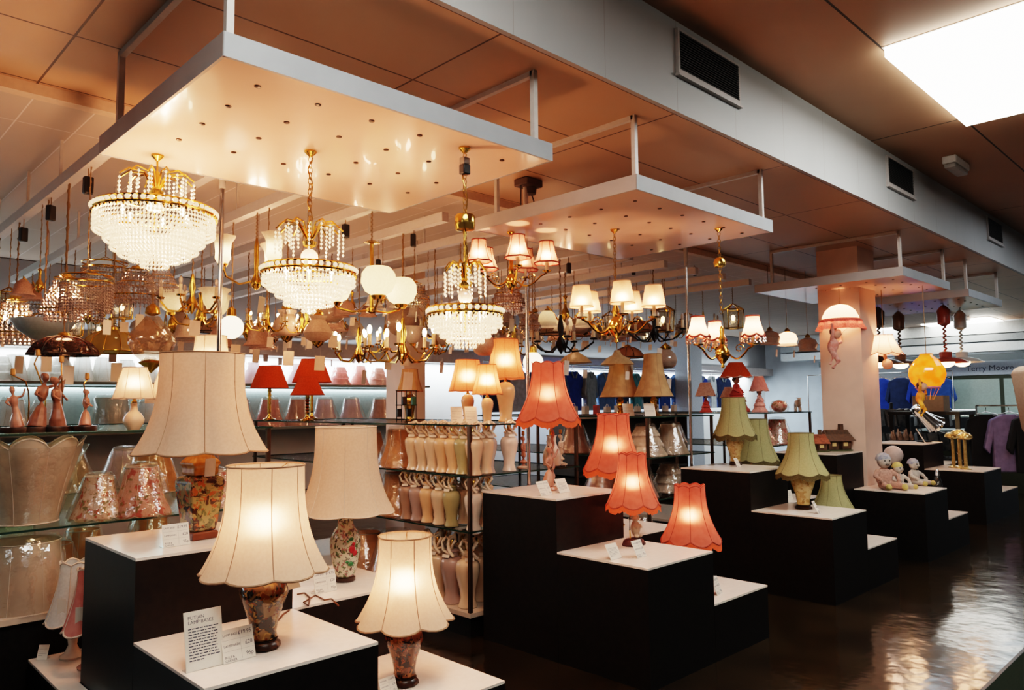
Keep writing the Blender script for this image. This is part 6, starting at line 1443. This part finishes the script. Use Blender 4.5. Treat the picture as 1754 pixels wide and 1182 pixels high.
# counter of small bags in front of them
t=thing('display_counter','beige topped counter with dark shelves below the hanging jackets','counter',(8.4,7.3,0))
MB().box(0,3.0,0,0.5,1.36,1.42).build('counter_top',mat('beige_edge',(0.45,0.32,0.22),0.5),t,smooth=False)
for z in (0.1,0.5,0.9): MB().box(0,3.0,0.02,0.5,z,z+0.03).build('counter_shelf',mat('dark_shelf',(0.05,0.045,0.04),0.5),t,smooth=False)
MB().box(0,3.0,0.45,0.5,0,1.36).build('counter_back',MATS['dark_shelf'],t,smooth=False)
for x in (0,2.97): MB().box(x,x+0.03,0.02,0.45,0,1.36).build('counter_side',MATS['dark_shelf'],t,smooth=False)
bag=None
for i in range(11):
    lb='small pale gift bag on the beige counter, %s from the left'%ORD[i]; loc=(8.55+0.265*i,7.45,1.421)
    if bag is None:
        bag=thing('gift_bag',lb,'bag',loc,0.1,'small bags on the counter'); q=MB(); q.prism([(-0.07,0),(0.07,0),(0.06,0.13),(-0.06,0.13)],-0.03,0.03); q.build('bag_body',mat('bag_pale',(0.55,0.42,0.32),0.6),bag,smooth=False); q=MB(); q.tube([(-0.04,0,0.12),(-0.02,0,0.17),(0.02,0,0.17),(0.04,0,0.12)],0.004,5); q.build('bag_handle',CARD,bag)
    else: dup(bag,loc,0.2*(i%3),lb,None,0.9+0.1*(i%3),{'bag_body':mat('bag_red',(0.4,0.05,0.04),0.6)} if i==2 else None)
# far right wall: rails, doorway and counter
WX=18.9
q=MB(); q.box(0,0.02,0,6.0,2.42,2.56); b=struct(q.build('trim_5',mat('dark_grey_fascia',(0.10,0.12,0.13),0.6),None,(WX-0.5,2.0,0.0),smooth=False)); b['label']='dark grey fascia across the far right wall'
for (z0,z1,nm,c) in ((2.62,2.80,'trim_6',(0.66,0.70,0.72)),(2.84,2.98,'trim_7',(0.34,0.37,0.39)),(3.0,3.24,'trim_8',(0.66,0.70,0.72))):
    struct(MB().box(WX-0.45,WX-0.05,1.5,9,z0,z1).build(nm,mat(nm+'_paint',c,0.6),smooth=False))
rail('chrome clothes rail of blue shirts on the far right wall',(WX-0.7,5.0),(WX-0.7,8.2),2.22)
for i,(y,c) in enumerate(((6.5,'royal'),(6.05,'navy'),(5.6,'royal'),(5.28,'blue'),(7.0,'black'),(7.5,'navy'))):
    garment((WX-0.7,y,2.10),c,'%s shirt on the far right clothes rail, %s along'%(c,ORD[i]),'shirts on the far right wall',PI/2+0.2,1.15)
PANE=mat('pale_green_glass',(0.42,0.54,0.50),0.15)
d=struct(MB().box(-0.03,0.0,-0.95,0.95,0.0,2.12).build('door_1',mat('dark_frame',(0.05,0.06,0.04),0.5),None,(WX,4.45,0),smooth=False)); d['label']='pale green glass doorway in dark frame on the far wall'
for (y0,y1) in ((-0.88,-0.25),(-0.17,0.88)): MB().box(-0.045,-0.03,y0,y1,0.0,2.04).build('door_pane',PANE,d,smooth=False)
t=thing('wall_sign','pale sign board lettered in italics above the far doorway','sign',(WX-0.02,4.45,2.13))
MB().box(-0.03,0,-1.0,1.0,0.0,0.27).build('sign_board',mat('sign_pale',(0.60,0.66,0.74),0.6),t,smooth=False)
text(t,'Terry Moore',(-0.032,0.0,0.09),0.17,mat('sign_ink',(0.05,0.06,0.12),0.6),(PI/2,0,-PI/2),'CENTER')
t=thing('service_counter','olive green counter with pale edge on the far right','counter',(15.2,3.45,0))
MB().box(0,0.6,-0.6,1.3,0,1.02).build('counter_body',mat('olive_panel',(0.065,0.06,0.03),0.6),t,smooth=False); MB().box(-0.03,0.63,-0.63,1.33,1.02,1.06).build('counter_top',mat('pale_edge',(0.40,0.45,0.44),0.4),t,smooth=False)
rail('low clothes rail of dark coats before the far doorway',(15.9,4.0),(15.9,6.6),1.40)
for i in range(6): garment((15.9,4.2+0.42*i,1.27),'black','dark coat on the low rail before the doorway, %s from the right'%ORD[i],'dark coats on the low rail',PI/2+0.3,1.1)
rail('low clothes rail of dark coats at the right edge beside the pole stand',(13.3,2.55),(13.3,3.35),1.50)
for i in range(3): 
    o=garment((13.3+0.0*i,2.62+0.30*i,1.37),'black' if i!=1 else 'mauve','long dark coat with white tags at the right edge, %s of three'%ORD[i],'coats at the right edge',PI/2+0.5,1.2)
# dark spinner racks right of the column
for i,(u,x,lb) in enumerate(((1526,14.2,'black rack of dark goods just right of the white column'),(1596,14.6,'black rack of dark goods behind the far plinths'))):
    r=ray(u,690); y=r.y/r.x*x; t=thing('spinner_rack',lb,'rack',(x,y,0),0.3,'dark racks')
    q=MB(); q.lathe([(0.30,0),(0.30,0.04),(0.03,0.06),(0.03,1.55),(0.0,1.56)],16); q.build('rack_pole',BLACKPL,t)
    for k in range(3):
        q=MB(); z=0.45+0.42*k
        for j in range(10):
            a=2*PI*j/10; q.cb((0.26*math.cos(a),0.26*math.sin(a),z),(0.05,0.15,0.30),rz=a,rx=0.15)
        q.build('rack_tier',mat('dark_packs',(0.02,0.02,0.022),0.4,c2=(0.10,0.09,0.08),scale=9),t,smooth=False)
p=on_x(1597,705,12.9)
t=thing('cardboard_box','brown cardboard box on the dark racks under the orange balloon','box',(12.85,p.y,1.421)); MB().box(-0.15,0.15,-0.22,0.22,0,0.24).build('box_body',mat('cardboard',(0.26,0.20,0.14),0.8),t,smooth=False); MB().box(-0.152,0.152,-0.03,0.03,0.236,0.242).build('box_tape',CARD,t,smooth=False)
t=thing('display_table','black display table under the brown cardboard box','table',(12.85,p.y,0)); MB().box(-0.4,0.4,-0.5,0.5,1.37,1.42).build('table_top',BLACKLAM,t,smooth=False)
for sx in(-1,1):
    for sy in(-1,1): MB().box(sx*0.36-0.03,sx*0.36+0.03,sy*0.46-0.03,sy*0.46+0.03,0,1.37).build('leg',BLACKLAM,t,smooth=False)
# right edge: padded display stand and acrylic box
BEI=mat('beige_felt',(0.40,0.29,0.22),0.9,c2=(0.35,0.25,0.19),scale=60)
t=thing('padded_stand','blurred beige padded display stand at the right edge of the aisle','stand',(6.44,1.07,0))
q=MB(); q.lathe([(0.16,0.10),(0.17,0.12),(0.03,0.14),(0.03,1.80)],16); q.build('stand_pole',WOODD,t)
sq([(0.15,1.30),(0.20,1.36),(0.235,1.78),(0.22,1.825),(0.18,1.835)]).build('upper_pad',BEI,t,rot=(0,0,0.75),bevel=0.03)
sq([(0.12,0.62),(0.165,0.68),(0.19,1.08),(0.17,1.13),(0.12,1.14)]).build('lower_pad',BEI,t,rot=(0,0,0.75),bevel=0.03)
MB().box(-0.17,0.17,-0.17,0.17,0.12,0.14).build('stand_base',mat('beige_base',(0.42,0.30,0.24),0.6),t,rot=(0,0,0.75),bevel=0.005)
MB().box(-0.19,0.19,-0.19,0.19,0.04,0.118).build('stand_plinth',mat('brown_base',(0.16,0.09,0.07),0.6),t,rot=(0,0,0.75),bevel=0.005)
for k in range(4): a=0.75+PI/4+k*PI/2; q=MB(); q.lathe([(0.03,0),(0.03,0.04)],10,(0.22*math.cos(a),0.22*math.sin(a),0)); q.build('foot',BLACKPL,t)
q=MB(); q.box(-0.18,0.18,-0.18,0.18,0.141,0.45); q.build('acrylic_box',glassy('acrylic',(0.9,0.88,0.84),0.08),t,rot=(0,0,0.75),smooth=False)
t=thing('floor_mat','dark green floor mat with a sharp edge at the bottom right corner','mat',(6.0,0.60,0)); 
MB().box(-1.5,9,-0.60,0.65,0.0005,0.006).build('mat_pile',mat('dark_green_carpet',(0.012,0.018,0.014),0.95,spec=0.05,c2=(0.018,0.024,0.018),scale=200),t,smooth=False); MB().box(-1.5,9,0.65,0.67,0.0005,0.008).build('mat_edge',BLACKPL,t,smooth=False)
# convert lettering to plain meshes so every line of text is geometry of its own
dg=bpy.context.evaluated_depsgraph_get(); fonts=[o for o in sc.objects if o.type=='FONT']; 
for o in fonts:
    me=bpy.data.meshes.new_from_object(o.evaluated_get(dg)); par=o.parent; M=o.matrix_basis.copy(); mt=o.data.materials[0]; c=o.data
    q=MB(); q.add([M@v.co for v in me.vertices],[tuple(p.vertices) for p in me.polygons])
    bpy.data.objects.remove(o); bpy.data.curves.remove(c); bpy.data.meshes.remove(me)
    q.build('lettering',mt,par,smooth=False)
# ------------------------------------------------------------------ lighting
# fluorescent tubes behind the fascia over the wall shelves, washing the wall below and above it
light('AREA',(6.0,9.60,2.26),520,COOL,None,(24,0.12),'wall_wash')
a=light('AREA',(6.0,9.60,2.50),40,COOL,None,(24,0.12),'wall_wash_up'); a.rotation_euler=(PI,0,0)
light('AREA',(2.6,9.70,1.83),60,COOL,None,(9.0,0.08),'shelf_fill_light')  # added fill under the upper shelf, brightens the dark wall below it
# aisle fluorescents (also the ones behind and beside the camera)
for (x,y,w,pw) in ((5.9,0.9,1.7,45),(1.05,0.9,1.7,24),(-3.5,0.9,1.7,20),(10.5,0.9,1.7,26),(15.0,0.9,1.7,28),(1.05,-3.0,1.7,12),(6,-3.0,1.7,14)):
    light('AREA',(x,y,3.78),pw,(0.90,0.96,1.0),None,(w,1.4),'aisle_light')
# cool fluorescents beyond, on the far left and far right of the store
light('AREA',(-3.5,6.0,3.2),30,COOL,None,(2.5,3.0),'far_left_light')
for (x,y) in ((13.5,5.0),(16.5,3.0),(16.5,7.5)): light('AREA',(x,y,3.2),45,COOL,None,(2.0,2.0),'far_right_light')
w=bpy.data.worlds.new('world'); sc.world=w; w.use_nodes=True
w.node_tree.nodes['Background'].inputs[0].default_value=(0.55,0.42,0.34,1); w.node_tree.nodes['Background'].inputs[1].default_value=0.05
sc.view_settings.view_transform='Filmic'; sc.view_settings.look='High Contrast'; sc.view_settings.exposure=0.25
sc.cycles.max_bounces=8; sc.cycles.diffuse_bounces=4; sc.cycles.glossy_bounces=3; sc.cycles.transmission_bounces=4; sc.cycles.transparent_max_bounces=12
sc.cycles.sample_clamp_indirect=4.0; sc.cycles.caustics_reflective=False; sc.cycles.caustics_refractive=False
